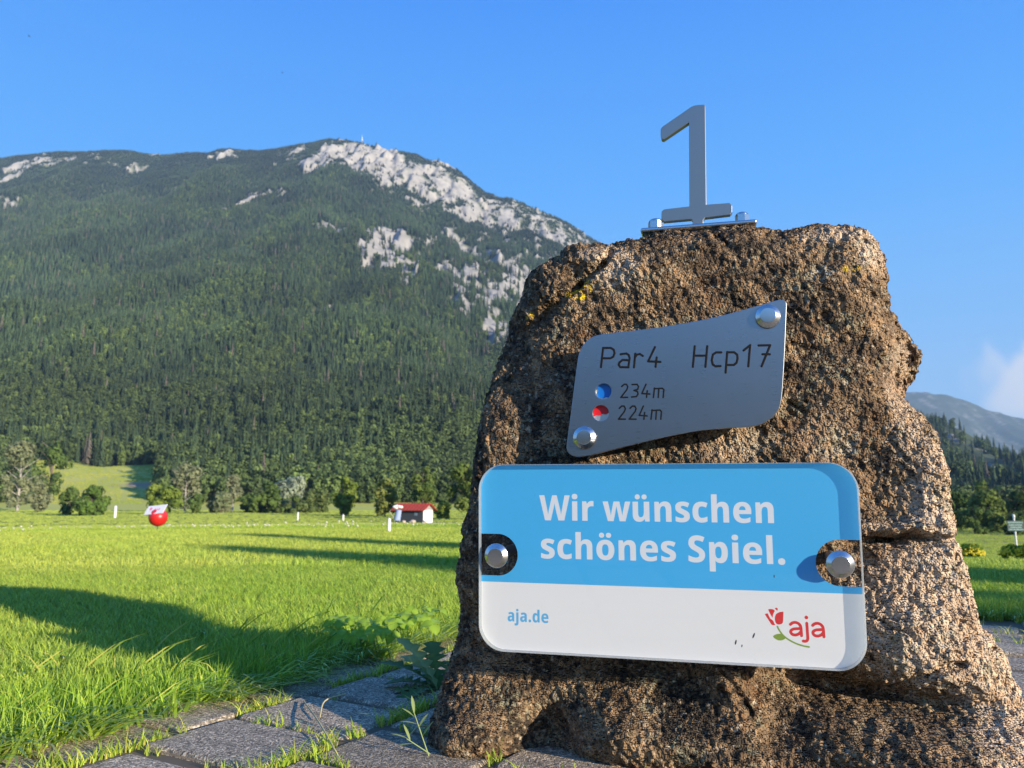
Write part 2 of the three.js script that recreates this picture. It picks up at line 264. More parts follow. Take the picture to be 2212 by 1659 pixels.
{
  console.log('forest trees', WOODS.length);
  const leafM = std(0xffffff, 0.9, { side: THREE.DoubleSide }), kinds = [[], [], [], []];
  for (const [x, y, z, t, a, b, c] of WOODS) {
    const n = noise(x / 120, z / 150, 3) + 0.5 * noise(x / 40, z / 50, 8), leafy = a < 0.36 - 0.75 * (t - 0.25) + 0.5 * n + 0.3 * sstep(0.2, 0.06, t);
    const high = sstep(0.6, 0.95, t), h = (leafy ? 8.5 + 6 * b : 10 + 9.5 * b) * (1 - 0.6 * high);
    const sh = (0.6 + 0.6 * c) * (1 + 0.45 * noise(x / 150, y / 110, 12) + 0.25 * noise(x / 45, y / 60, 2));
    const cc = leafy ? mix3([0.068, 0.114, 0.028], [0.110, 0.158, 0.038], c) : mix3([0.038, 0.072, 0.031], [0.066, 0.106, 0.040], c);
    const dead = !leafy && c > 0.965 ? 1 : 0;
    const col = dead ? [0.15, 0.13, 0.10] : [cc[0] * sh, cc[1] * sh, cc[2] * sh];
    kinds[(leafy ? 2 : 0) + (b > 0.5 ? 1 : 0)].push([placeM(x, y - 0.5, z, a * 40, h * (leafy ? 0.95 : 0.82 + 0.5 * high), h), ...col]);
  }
  const nm = [['spruce_forest', 'dense dark spruce forest covering the mountain side'], ['spruce_forest_001', 'tall pointed spruces standing between the forest trees'], ['broadleaf_forest', 'light green leafy trees mixed into the mountain forest'], ['broadleaf_forest_001', 'rounded leafy treetops scattered over the wooded slope']];
  kinds.forEach((l, i) => instanced(nm[i][0], i < 2 ? spruceGeo(3 + i) : broadGeo(5 + i), leafM, l, nm[i][1], 'forest'));
}
{ // summit mast
  const p = slope(782, 0.995), base = new THREE.Vector3(p[0], p[1] - 6, p[2]);
  const g = thing('summit_mast', 'thin pale transmission mast on the mountain summit', 'mast', base);
  const m = std([0.6, 0.6, 0.6], 0.5);
  mesh('pole', new THREE.CylinderGeometry(0.9, 1.4, 26, 8).translate(0, 13, 0), m, g);
  mesh('platform', new THREE.CylinderGeometry(2.4, 2.4, 1.2, 10).translate(0, 18, 0), m, g);
  mesh('aerial', new THREE.CylinderGeometry(0.3, 0.5, 7, 6).translate(0, 29.5, 0), m, g);
}

// ------------------------------------------------------------------ trees and bushes one can tell apart
const leafMat = {};
const leafM = (c) => leafMat[c] ??= phys(0xffffff, 0.95, { transmission: 0.28, thickness: 0, vertexColors: true, specularIntensity: 0.2, side: THREE.DoubleSide });
const barkM = std([0.16, 0.125, 0.095], 0.95), paleBarkM = std([0.36, 0.33, 0.29], 0.95);
function limb(a, b, r0, r1, n = 6) { const d = new THREE.Vector3().subVectors(b, a), g = new THREE.CylinderGeometry(r1, r0, d.length(), n, 1, true); g.translate(0, d.length() / 2, 0); g.applyQuaternion(new THREE.Quaternion().setFromUnitVectors(new THREE.Vector3(0, 1, 0), d.clone().normalize())); g.translate(a.x, a.y, a.z); return g; }
function tree(name, label, group, pos, h, w, o = {}) { // o: low crown start, colours, leaf size, count, shape power, bare
  const g = thing(name, label, o.cat ?? 'tree', pos, group), r = rng(o.seed ?? 11), low = o.low ?? 0.14, V = THREE.Vector3;
  const trunk = [limb(new V(0, -0.3, 0), new V(0.02 * h * (r() - 0.5), h * 0.55, 0), h * 0.022, h * 0.012), limb(new V(0, h * 0.54, 0), new V(0, h * 0.9, 0), h * 0.012, h * 0.003)];
  const tips = []; const NB = o.limbs ?? 16;
  for (let k = 0; k < NB; k++) { const y = h * (low + 0.04 + (0.86 - low) * (k + r()) / NB), a = k * 2.4 + r(), e = w * 0.5 * (0.5 + 0.5 * r()) * Math.pow(Math.sin(Math.PI * clamp((y / h - low) / (1 - low), 0.06, 0.97)), o.pw ?? 0.5); const tip = new V(Math.cos(a) * e, y + e * (o.rise ?? 0.5), Math.sin(a) * e); trunk.push(limb(new V(0, y * 0.9, 0), tip, h * 0.007, h * 0.002, 5)); tips.push(tip); }
  const tm = mesh('trunk', mergeGeometries(trunk), o.pale ? paleBarkM : barkM, g);
  const N = Math.round((o.n ?? 1500) * 1.6), ls = o.leaf ?? h * 0.035, P = [], C = [], I = [], c0 = o.c0 ?? [0.06, 0.10, 0.02], c1 = o.c1 ?? [0.11, 0.155, 0.03];
  const lobes = []; for (let k = 0; k < (o.lobes ?? 26); k++) { const y = low + (1 - low) * Math.pow(r(), 0.9), pr = Math.pow(Math.sin(Math.PI * clamp((y - low) / (1 - low) * 0.94 + 0.03, 0.02, 0.99)), o.pw ?? 0.5), a = r() * 6.2832, q = Math.sqrt(r()) * 0.8 * pr; lobes.push([Math.cos(a) * q * w / 2, y * h * 0.95, Math.sin(a) * q * w / 2, (0.10 + 0.13 * r()) * Math.min(w, h * (1 - low) * 1.1) * (0.6 + 0.5 * pr), r()]); }
  for (let k = 0; k < N; k++) {
    const L = lobes[Math.floor(r() * lobes.length)], d = new V(r() - 0.5, r() - 0.5, r() - 0.5).normalize(), q = L[3] * Math.pow(r(), 0.4);
    const c = new V(L[0] + d.x * q, Math.max(h * low * 0.6, L[1] + d.y * q), L[2] + d.z * q);
    const nn = d.clone().add(new V(r() - 0.5, r() - 0.2, r() - 0.5).multiplyScalar(1.1)).normalize(), s = ls * (0.6 + 0.8 * r());
    const e1 = new V(r() - 0.5, r() - 0.5, r() - 0.5).cross(nn).normalize().multiplyScalar(s), e2 = nn.clone().cross(e1).multiplyScalar(0.7);
    const b = P.length / 3; for (const [sx, sy] of [[-1, -0.2], [0.1, -0.9], [1, 0.1], [-0.1, 0.9]]) P.push(c.x + e1.x * sx + e2.x * sy, c.y + e1.y * sx + e2.y * sy, c.z + e1.z * sx + e2.z * sy);
    const t = clamp(0.55 * L[4] + 0.6 * r() - 0.1), cc = mix3(c0, c1, t).map((e) => e * 1.75); for (let e = 0; e < 4; e++) C.push(...cc);
    I.push(b, b + 1, b + 2, b, b + 2, b + 3);
  }
  mesh('crown', geom(P, I, C), leafM('a'), g);
  return g;
}
const onGround = (u, d) => { const x = ray(u, 1090)[0] * d; return new THREE.Vector3(x, groundY(x, -d), -d); };
{
  const wood = 'trees along the foot of the mountain';
  const dk = { c0: [0.045, 0.075, 0.018], c1: [0.085, 0.125, 0.028] }, grey = { c0: [0.10, 0.115, 0.055], c1: [0.16, 0.17, 0.09] }, yel = { c0: [0.075, 0.11, 0.018], c1: [0.15, 0.19, 0.03] }, silver = { c0: [0.14, 0.17, 0.11], c1: [0.23, 0.26, 0.18] };
  const H = (v0, v1, d) => (v1 - v0) / FPX * d;
  const T = [
    ['olive_tree', 'tall greyish loose tree left of the rising meadow', 38, 948, 235, 95, { ...grey, pale: true, seed: 1, low: 0.1, n: 1700, pw: 0.6 }],
    ['olive_tree', 'pale twiggy tree standing over low brush by the meadow', 85, 1040, 205, 50, { ...grey, seed: 2, low: 0.05, n: 900 }],
    ['broadleaf_tree', 'dark leafy tree with a high rounded top beside the meadow', 105, 935, 300, 70, { ...dk, seed: 3, low: 0.05, n: 1600 }],
    ['bush', 'loose dark green bush touching the round bush', 150, 1052, 160, 48, { ...dk, seed: 4, low: 0.05, n: 900, cat: 'bush' }],
    ['bush', 'round dark green bush alone at the meadow edge', 197, 1054, 150, 76, { ...dk, c1: [0.09, 0.15, 0.025], seed: 5, low: 0.01, n: 2400, pw: 0.35, cat: 'bush' }],
    ['bush', 'broad bright green bush above the red ball', 357, 1048, 170, 90, { ...yel, seed: 6, low: 0.01, n: 2400, pw: 0.35, cat: 'bush' }],
    ['olive_tree', 'grey half bare tree with a forked pale trunk', 400, 1003, 215, 80, { ...grey, pale: true, seed: 7, low: 0.12, n: 1100 }],
    ['bush', 'small dark bush at the foot of the half bare tree', 425, 1068, 180, 40, { ...dk, seed: 8, low: 0, n: 900, cat: 'bush' }],
    ['bush', 'low grey green bush with a flat top', 478, 1066, 185, 60, { ...grey, c0: [0.06, 0.085, 0.035], seed: 9, low: 0, n: 1400, pw: 0.35, cat: 'bush' }],
    ['slim_tree', 'slim grey tree with a straight pale stem', 503, 1022, 215, 40, { ...grey, pale: true, seed: 10, low: 0.25, n: 800 }],
    ['bush', 'wide dark green bush in front of the silvery tree', 572, 1044, 190, 105, { ...dk, seed: 12, low: 0, n: 2400, pw: 0.35, cat: 'bush' }],
    ['willow_tree', 'silvery pale willow behind the wide bush', 632, 1034, 205, 85, { ...silver, seed: 13, low: 0.05, n: 1800, pw: 0.4 }],
    ['bush', 'dull green bush right of the silvery willow', 688, 1056, 195, 70, { ...dk, c1: [0.1, 0.125, 0.04], seed: 14, low: 0, n: 1600, pw: 0.35, cat: 'bush' }],
    ['bush', 'dark low bush left of the slender yellow green tree', 540, 1066, 192, 40, { ...dk, seed: 28, low: 0, n: 900, cat: 'bush' }],
    ['broadleaf_tree', 'egg shaped yellow green tree standing alone', 747, 1030, 150, 62, { ...yel, seed: 15, low: 0.05, n: 1900 }],
    ['broadleaf_tree', 'thin topped yellow green tree left of the shed', 832, 1035, 140, 64, { ...yel, c1: [0.14, 0.15, 0.04], seed: 16, low: 0.06, n: 1600, pw: 0.7 }],
    ['broadleaf_tree', 'tall dark leafy tree right behind the shed', 913, 1008, 135, 66, { ...dk, c1: [0.12, 0.15, 0.035], seed: 17, low: 0.05, n: 2200, pw: 0.45 }],
    ['bush', 'small round bush at the right end of the shed', 957, 1084, 118, 42, { ...yel, seed: 18, low: 0, n: 1000, cat: 'bush' }],
    ['broadleaf_tree', 'large dark tree with sunlit top beside the boulder', 1012, 1000, 112, 110, { ...dk, c1: [0.12, 0.15, 0.03], seed: 19, low: 0.01, n: 3200 }],
    ['bush', 'wide dull hedge bush behind the small white posts', 640, 1072, 180, 130, { ...dk, c1: [0.09, 0.11, 0.035], seed: 20, low: 0, n: 2200, pw: 0.3, cat: 'bush' }],
    ['broadleaf_tree', 'big rounded green tree behind the dark green signboard', 2140, 1042, 150, 100, { ...dk, c1: [0.11, 0.14, 0.03], seed: 21, low: 0.02, n: 3000 }],
    ['broadleaf_tree', 'dark tree whose crown meets the boulder edge', 2065, 1060, 160, 85, { ...dk, seed: 22, low: 0.02, n: 2400 }],
    ['broadleaf_tree', 'very dark tree right of the big rounded tree', 2222, 1052, 140, 90, { c0: [0.03, 0.05, 0.014], c1: [0.06, 0.09, 0.02], seed: 23, low: 0.02, n: 2600 }],
    ['bush', 'low dark bush closing the gap under the right trees', 2100, 1100, 135, 90, { ...dk, seed: 24, low: 0, n: 1400, pw: 0.35, cat: 'bush' }],
    ['bush', 'low shaded bush at the foot of the very dark tree', 2195, 1105, 132, 90, { ...dk, seed: 25, low: 0, n: 1400, pw: 0.35, cat: 'bush' }],
  ];
  for (const [n, l, u, v, d, w, o] of T) { const p = onGround(u, d); const top = at(u, v, d).y; tree(n, l, o.cat ? 'bushes at the far edge of the fairway' : wood, p, top - p.y, w / FPX * d, { leaf: d * 0.0022, ...o }); }
  // the two young trees beside the tee whose shadows cross the lawn
  const dir = new THREE.Vector3(SUN.x, 0, SUN.z).multiplyScalar(1 / SUN.y);
  const S = [['slender young tree standing beside the tee, nearer the path', -2.35, -5.50, 4.4, 1.15, 41], ['slender young tree standing beside the tee, farther from the path', -2.9, -7.35, 4.6, 0.95, 42]];
  for (const [l, x, z, h, w, seed] of S) tree('young_tree', l, 'young trees beside the tee', new THREE.Vector3(x + dir.x * h, 0, z + dir.z * h), h, w, { seed, low: 0.22, n: 5200, leaf: 0.06, pw: 0.8, ...dk, lobes: 40 });
}

// ------------------------------------------------------------------ the boulder
const OUTLINE = [[915, 1760], [920, 1690], [925, 1640], [935, 1600], [945, 1545], [965, 1490], [975, 1430], [988, 1370], [997, 1300], [1000, 1240], [1010, 1180], [1015, 1110], [1030, 1050], [1040, 985], [1042, 930], [1050, 880], [1063, 820], [1075, 765], [1090, 715], [1110, 660], [1125, 640], [1140, 610], [1170, 582], [1215, 562], [1230, 541], [1265, 530], [1300, 531], [1325, 530], [1350, 525], [1385, 511], [1430, 500], [1560, 496], [1650, 490], [1745, 487], [1790, 489], [1840, 490], [1870, 505], [1895, 535], [1908, 570], [1910, 600], [1911, 640], [1918, 680], [1935, 690], [1955, 710], [1970, 735], [1988, 765], [1988, 790], [1975, 825], [1960, 850], [1951, 866], [1955, 885], [1975, 905], [2000, 940], [2020, 980], [2035, 1010], [2040, 1060], [2050, 1090], [2060, 1130], [2065, 1160], [2075, 1200], [2085, 1230], [2090, 1270], [2097, 1320], [2105, 1350], [2120, 1360], [2140, 1390], [2160, 1420], [2175, 1450], [2180, 1470], [2195, 1490], [2212, 1520], [2260, 1570], [2300, 1640], [2330, 1760]];
const RIM = -0.12, FACE = -0.06;
{
  const h = 0.0017, x0 = -0.40, y0 = -0.028, z0 = -0.30, nx = Math.ceil(1.06 / h), ny = Math.ceil(0.68 / h), nz = Math.ceil(0.40 / h);
  const poly = OUTLINE.map(([u, v]) => loc(u, v + 13 * sstep(560, 500, v), RIM + 0.045 * sstep(1960, 2080, u) * sstep(850, 1150, v)));
  const D2 = new Float32Array(nx * ny), ZF = new Float32Array(nx * ny), ZB = new Float32Array(nx * ny), KR = new Float32Array(nx * ny);
  // humps and hollows of the face: survey place, half sizes, height in metres
  const humps = [[1200, 1400, 330, 90, -0.030], [1480, 1600, 420, 85, 0.050], [1185, 1590, 75, 75, -0.060], [1010, 1590, 75, 70, 0.035], [1570, 1455, 55, 60, 0.042], [1760, 1470, 130, 35, -0.025], [1960, 1370, 150, 130, 0.030], [1930, 1510, 170, 32, -0.045], [2020, 1620, 230, 85, 0.065], [1930, 1142, 75, 16, 0.012], [1935, 1166, 75, 12, -0.028], [1966, 785, 34, 95, -0.026], [1085, 700, 110, 170, -0.035], [1290, 545, 60, 30, 0.012], [1380, 600, 100, 60, 0.010], [1800, 640, 160, 130, 0.012], [1120, 1000, 90, 260, -0.006], [1800, 900, 120, 160, 0.008], [1830, 1210, 60, 50, -0.004], [1240, 590, 30, 30, -0.012], [1700, 1560, 60, 40, -0.02], [1350, 1560, 40, 30, 0.012]]
    .map(([u, v, a, b, k]) => { const p = loc(u, v, FACE), s = 0.9 / FPX; return [p[0], p[1], a * s, b * s, k]; });
  const cracks = [[1150, 692, 1250, 610, 0.010, 0.010], [1250, 610, 1318, 540, 0.008, 0.012], [1890, 1330, 1960, 1362, 0.003, 0.006], [1700, 870, 1740, 890, 0.004, 0.006], [1550, 505, 1600, 570, 0.006, 0.006], [1880, 1500, 2060, 1420, 0.006, 0.010], [1560, 1440, 1620, 1530, 0.006, 0.008]]
    .map(([a, b, c, d, w, k]) => [...loc(a, b, FACE), ...loc(c, d, FACE), w, k]);
  for (let j = 0; j < ny; j++) for (let i = 0; i < nx; i++) {
    const wx = x0 + i * h, wy = y0 + j * h;
    const x = wx + 0.006 * noise(wx * 22, wy * 22, 1) + 0.0025 * noise(wx * 60, wy * 60, 2), y = wy + 0.005 * noise(wx * 22, wy * 22, 4) + 0.0025 * noise(wx * 60, wy * 60, 5);
    let d = 1e9, s = false;
    for (let k = 0, e = poly.length - 1; k < poly.length; e = k++) { const [ax, ay] = poly[e], [bx, by] = poly[k], ex = bx - ax, ey = by - ay, px = x - ax, py = y - ay, t = clamp((px * ex + py * ey) / (ex * ex + ey * ey)), qx = px - ex * t, qy = py - ey * t; d = Math.min(d, qx * qx + qy * qy); if ((ay > y) !== (by > y) && x < (bx - ax) * (y - ay) / (by - ay) + ax) s = !s; }
    const o = j * nx + i; D2[o] = (s ? -1 : 1) * Math.sqrt(d);
    let zf = FACE + 0.018 * fbm(x * 7, y * 7, 3.1, 2) - 0.008 * Math.abs(fbm(x * 22 + y * 9, y * 17, 6.2, 2)) + 0.002;
    for (const q of humps) { const e = ((x - q[0]) / q[2]) ** 2 + ((y - q[1]) / q[3]) ** 2; if (e < 5) zf += q[4] * Math.exp(-e * 1.3); }
    for (const q of cracks) { const ex = q[2] - q[0], ey = q[3] - q[1], px = x - q[0], py = y - q[1], t = clamp((px * ex + py * ey) / (ex * ex + ey * ey)), l = Math.hypot(px - ex * t, py - ey * t); zf -= q[5] * Math.max(0, 1 - l / q[4]); }
    ZF[o] = zf; const low = sstep(0.44, 0.34, y); ZF[o] -= 0.02 * sstep(0.22, 0.36, x) * sstep(0.34, 0.44, y); ZB[o] = mixn(-0.24, Math.max(-0.215, 0.48 * x - 0.242), low) + 0.012 * noise(x * 6, y * 6, 8); KR[o] = sstep(0.16, 0.32, x) * low; ZF[o] += 0.014 * sstep(0.19, 0.36, x) * low;
  }
  const INV = new Float32Array(nx * ny).fill(1); // so that heights of the face count as distances also where it is steep
  for (let j = 1; j < ny - 1; j++) for (let i = 1; i < nx - 1; i++) { const o = j * nx + i, gx = (ZF[o + 1] - ZF[o - 1]) / (2 * h), gy = (ZF[o + nx] - ZF[o - nx]) / (2 * h); INV[o] = 1 / Math.sqrt(1 + Math.min(9, gx * gx + gy * gy)); }
  const smax = (a, b, k) => { const q = Math.max(k - Math.abs(a - b), 0) / k; return Math.max(a, b) + q * q * k * 0.25; };
  const S = nx * nz; let dA = new Float32Array(S), dB = new Float32Array(S), vA = new Int32Array(S).fill(-1), vB = new Int32Array(S).fill(-1);
  const V = [], I = [];
  function fill(arr, j) {
    const y = y0 + j * h;
    for (let i = 0; i < nx; i++) {
      const o = j * nx + i, d2 = D2[o], x = x0 + i * h;
      if (d2 > 0.012) { arr.fill(d2, i * nz, (i + 1) * nz); continue; }
      const zf = ZF[o], zb = ZB[o], inv = INV[o], kf = 0.055 - 0.03 * KR[o], kb = 0.08 - 0.062 * KR[o];
      for (let k = 0; k < nz; k++) {
        const z = z0 + k * h; let d = smax(smax(d2, (z - zf) * inv, kf), zb - z, kb); d = Math.max(d, -0.024 - y);
        if (d > -0.008 && d < 0.008) {
          const gx = x + 0.35 * y; // the grain of the stone leans
          d += 0.0034 * Math.abs(noise(gx * 60, y * 44, z * 60)) + 0.0036 * Math.abs(noise(gx * 125 + 3, y * 92, z * 125)) - 0.0016 + 0.0020 * noise(gx * 190, y * 165, z * 190 + 5);
          if (k > nz - 2) d = Math.max(d, 0.001);
        }
        arr[i * nz + k] = d;
      }
    }
  }
  fill(dA, 0);
  for (let j = 0; j < ny - 1; j++) {
    fill(dB, j + 1); vB.fill(-1);
    for (let i = 0; i < nx - 1; i++) for (let k = 0; k < nz - 1; k++) {
      const a = i * nz + k, b = a + nz;
      const c = [dA[a], dA[b], dA[a + 1], dA[b + 1], dB[a], dB[b], dB[a + 1], dB[b + 1]];
      let m = 0; for (let e = 0; e < 8; e++) if (c[e] < 0) m |= 1 << e;
      if (m === 0 || m === 255) continue;
      let sx = 0, sy = 0, sz = 0, n = 0; // corners: bit0 x, bit1 z, bit2 y
      for (let e = 0; e < 8; e++) for (let q = 1; q < 8; q <<= 1) { const f = e | q; if (f === e || (m >> e & 1) === (m >> f & 1)) continue; const t = c[e] / (c[e] - c[f]); sx += (e & 1) + (q === 1 ? t : 0); sz += (e >> 1 & 1) + (q === 2 ? t : 0); sy += (e >> 2 & 1) + (q === 4 ? t : 0); n++; }
      vB[a] = V.length / 3; V.push(x0 + (i + sx / n) * h, y0 + (j + sy / n) * h, z0 + (k + sz / n) * h);
    }
    const quad = (p, q, r, s, flip) => { if (p < 0 || q < 0 || r < 0 || s < 0) return; flip ? I.push(p, r, q, p, s, r) : I.push(p, q, r, p, r, s); };
    for (let i = 1; i < nx - 1; i++) for (let k = 1; k < nz - 1; k++) {
      const a = i * nz + k, f = dA[a] < 0;
      if (f !== dB[a] < 0) quad(vB[a - nz - 1], vB[a - 1], vB[a], vB[a - nz], f);           // edges along y
      if (j > 0 && f !== dA[a + nz] < 0) quad(vA[a - 1], vA[a], vB[a], vB[a - 1], !f);       // along x
      if (j > 0 && f !== dA[a + 1] < 0) quad(vA[a - nz], vA[a], vB[a], vB[a - nz], f);       // along z
    }
    [dA, dB] = [dB, dA]; [vA, vB] = [vB, vA];
  }
  // colours of the stone: brown weathered crust, dark and pale lichens, rusty stains, pinkish faces low on the right, lightened further to look sunlit
  const C = new Float32Array(V.length), UV = new Float32Array(V.length / 3 * 2), L = (u, v) => loc(u, v, FACE);
  const pale = [[1960, 1330, 140, 130, 1], [2010, 1230, 95, 170, 1], [2030, 1080, 60, 130, 0.9], [2120, 1420, 90, 90, 1], [2180, 1560, 90, 130, 1], [1960, 880, 40, 90, 0.7], [1960, 780, 40, 70, 0.45], [1330, 590, 60, 50, 0.8], [1310, 545, 40, 30, 0.8], [1820, 500, 90, 25, 0.9], [1890, 545, 40, 50, 0.7], [1930, 1140, 80, 20, 0.8], [1990, 980, 50, 60, 0.6], [1780, 950, 60, 50, 0.35], [1560, 960, 80, 40, 0.5], [1280, 545, 40, 20, 0.6]].map(([u, v, a, b, k]) => [...L(u, v), a * 0.9 / FPX, b * 0.9 / FPX, k]);
  const rust = [[1300, 770, 60, 40, 0.6], [1250, 760, 70, 50, 0.5], [1560, 630, 60, 40, 0.4], [1740, 720, 60, 60, 0.3], [1850, 1000, 70, 90, 0.4], [1750, 1430, 70, 50, 0.5], [1600, 1500, 50, 50, 0.5], [1060, 1630, 60, 30, 0.7], [1960, 830, 35, 40, 0.6], [1880, 1200, 80, 90, 0.5], [1730, 940, 50, 60, 0.45]].map(([u, v, a, b, k]) => [...L(u, v), a * 0.9 / FPX, b * 0.9 / FPX, k]);
  const dark = [[1640, 570, 60, 60, 0.7], [1760, 690, 60, 50, 0.6], [1740, 820, 50, 90, 0.6], [1850, 1290, 40, 60, 0.5], [1480, 590, 60, 40, 0.6]].map(([u, v, a, b, k]) => [...L(u, v), a * 0.9 / FPX, b * 0.9 / FPX, k]);
  const yellow = [[1262, 626, 18, 13], [1242, 634, 24, 12], [1268, 612, 15, 10], [1134, 673, 11, 9], [1836, 588, 17, 9], [1255, 640, 14, 9]].map(([u, v, a, b]) => [...L(u, v), a * 0.9 / FPX, b * 0.9 / FPX]);
  const grey = [[1770, 596, 28, 18, 0.9], [1870, 532, 34, 26, 0.7], [1620, 950, 50, 35, 0.5], [1820, 960, 40, 30, 0.6], [1200, 820, 30, 30, 0.4], [1930, 1150, 30, 14, 0.7], [2020, 1360, 25, 30, 0.5]].map(([u, v, a, b, k]) => [...L(u, v), a * 0.9 / FPX, b * 0.9 / FPX, k]);
  const zone = (list, x, y, nn) => { let m = 0; for (const q of list) { const e = Math.hypot((x - q[0]) / q[2], (y - q[1]) / q[3]); if (e < 1.8) m = Math.max(m, (q[4] ?? 1) * sstep(1.25, 0.6, e + 0.55 * nn)); } return m; };
  for (let o = 0; o < V.length; o += 3) {
    const x = V[o], y = V[o + 1], z = V[o + 2], gx = x + 0.35 * y;
    const n1 = noise(gx * 20, y * 15, z * 20), n2 = noise(gx * 62, y * 48, z * 62 + 3), n3 = noise(x * 150, y * 140, z * 150 + 7), n4 = noise(x * 300, y * 300, z * 300 + 9);
    let c = mix3([0.12, 0.080, 0.050], [0.33, 0.235, 0.155], clamp(0.5 + 0.6 * n1 + 0.6 * n2));
    c = mix3(c, [0.52, 0.36, 0.23], 0.75 * sstep(0.15, 0.6, n2 + 0.5 * n3));
    const pl = zone(pale, x, y, 0.7 * n2 + 0.5 * n3);
    c = mix3(c, mix3([0.58, 0.42, 0.31], [0.86, 0.74, 0.65], clamp(0.5 + 0.9 * n3 + 0.4 * n1)), pl);
    c = mix3(c, [0.34, 0.155, 0.055], 0.8 * zone(rust, x, y, n2) * clamp(0.5 + n3));
    // black crust and grey green lichen, in small crumbs
    const bl = sstep(0.12, 0.34, 0.55 * noise(gx * 33 + 4, y * 26, z * 33) + 0.55 * n3 + 0.35 * noise(x * 9, y * 9, z * 9 + 2) + 0.2 * n4 - 0.45 * pl + 0.3 * zone(dark, x, y, n2)); c = mix3(c, [0.026, 0.022, 0.018], 0.9 * bl);
    const gl = sstep(0.26, 0.5, 0.5 * noise(x * 28, y * 28, z * 28 + 12) + 0.6 * noise(x * 170 + 4, y * 170, z * 170) + 0.15 * n4); c = mix3(c, [0.36, 0.355, 0.27], 0.7 * gl);
    c = mix3(c, [0.60, 0.60, 0.56], 0.8 * zone(grey, x, y, n2) * sstep(-0.15, 0.25, n3));
    const cr = sstep(0.44, 0.60, noise(x * 210 + 2, y * 210, z * 210 + 1)); c = mix3(c, [0.60, 0.53, 0.46], cr * 0.8);
    const ye = zone(yellow, x, y, 0.5 * n2) * sstep(-0.35, 0.1, n3); c = mix3(c, [0.86, 0.62, 0.02], ye);
    const k = 0.92 * (1 + 0.3 * n4); C[o] = c[0] * k; C[o + 1] = c[1] * k * 0.91; C[o + 2] = c[2] * k * 0.74; UV[o / 3 * 2] = (x - 0.35 * z * Math.tanh(x * 9)) / 0.2; UV[o / 3 * 2 + 1] = (y - 0.35 * z) / 0.2;
  }
  const g = geom(new Float32Array(V), new Uint32Array(I), C, UV);
  const m = mesh('boulder', g, std(0xffffff, 0.9, { vertexColors: true,
    map: dataTex(512, (i, j) => { const a = pnoise(i / 8, j / 8, 64, 1) , e = pnoise(i / 4, j / 4, 128, 5), v = 0.90 + 0.26 * a + 0.26 * e, w = 0.05 * pnoise(i / 16, j / 16, 32, 3); return [v + w, v, v - w]; }, true),
    bumpMap: dataTex(512, (i, j) => { const v = 0.5 + 0.35 * pnoise(i / 8, j / 8, 64, 1) + 0.28 * pnoise(i / 4, j / 4, 128, 5); return [v, v, v]; }), bumpScale: 0.0034 })); m.position.copy(ORG); m.rotation.y = YAW;
  tag(m, 'rough brown boulder with yellow lichen carrying the signs', 'boulder');
  console.log('boulder triangles', I.length / 3);
}

// ------------------------------------------------------------------ metal and paint
const brush = dataTex(256, (i, j) => { const v = 0.5 + 0.22 * noise(i * 0.02, j * 0.9, 3) + 0.16 * noise(i * 0.05, j * 2.3, 5); return [v, v, v]; });
const steel = phys([0.43, 0.445, 0.465], 0.34, { metalness: 1, roughnessMap: dataTex(256, (i, j) => { const v = 0.86 + 0.10 * pnoise(i / 32, j / 1, 256, 3) + 0.03 * pnoise(i / 64, j / 64, 4, 9); return [v, v, v]; }) });
const steelBright = phys([0.66, 0.66, 0.655], 0.24, { metalness: 1 });
const steelDull = phys([0.40, 0.405, 0.40], 0.5, { metalness: 1 });
const blackPaint = phys([0.008, 0.008, 0.009], 0.6, { specularIntensity: 0.4 });
function stoneThing(name, label, category, z = 0) { const g = thing(name, label, category, ORG); g.rotation.y = YAW; return g; }
const shapeOf = (pts, hole) => { const s = new THREE.Shape(pts.map((p) => new THREE.Vector2(...p))); return s; };
function capBolt(parent, x, y, z, r, back, mat = steelBright) { // dome-edged cap screw with its spacer rod behind
  const prof = [[0, 0.0062], [r * 0.60, 0.0062], [r * 0.66, 0.0058], [r * 0.97, 0.0022], [r, 0.0016], [r, 0], [0.0, 0]].map(([a, b]) => new THREE.Vector2(a, b));
  const b = mesh('bolt', new THREE.LatheGeometry(prof, 48).rotateX(Math.PI / 2).translate(x, y, z), mat, parent);
  mesh('spacer_rod', new THREE.CylinderGeometry(0.006, 0.006, back, 16).rotateX(Math.PI / 2).translate(x, y, z - back / 2), steelDull, b);
  return b;
}

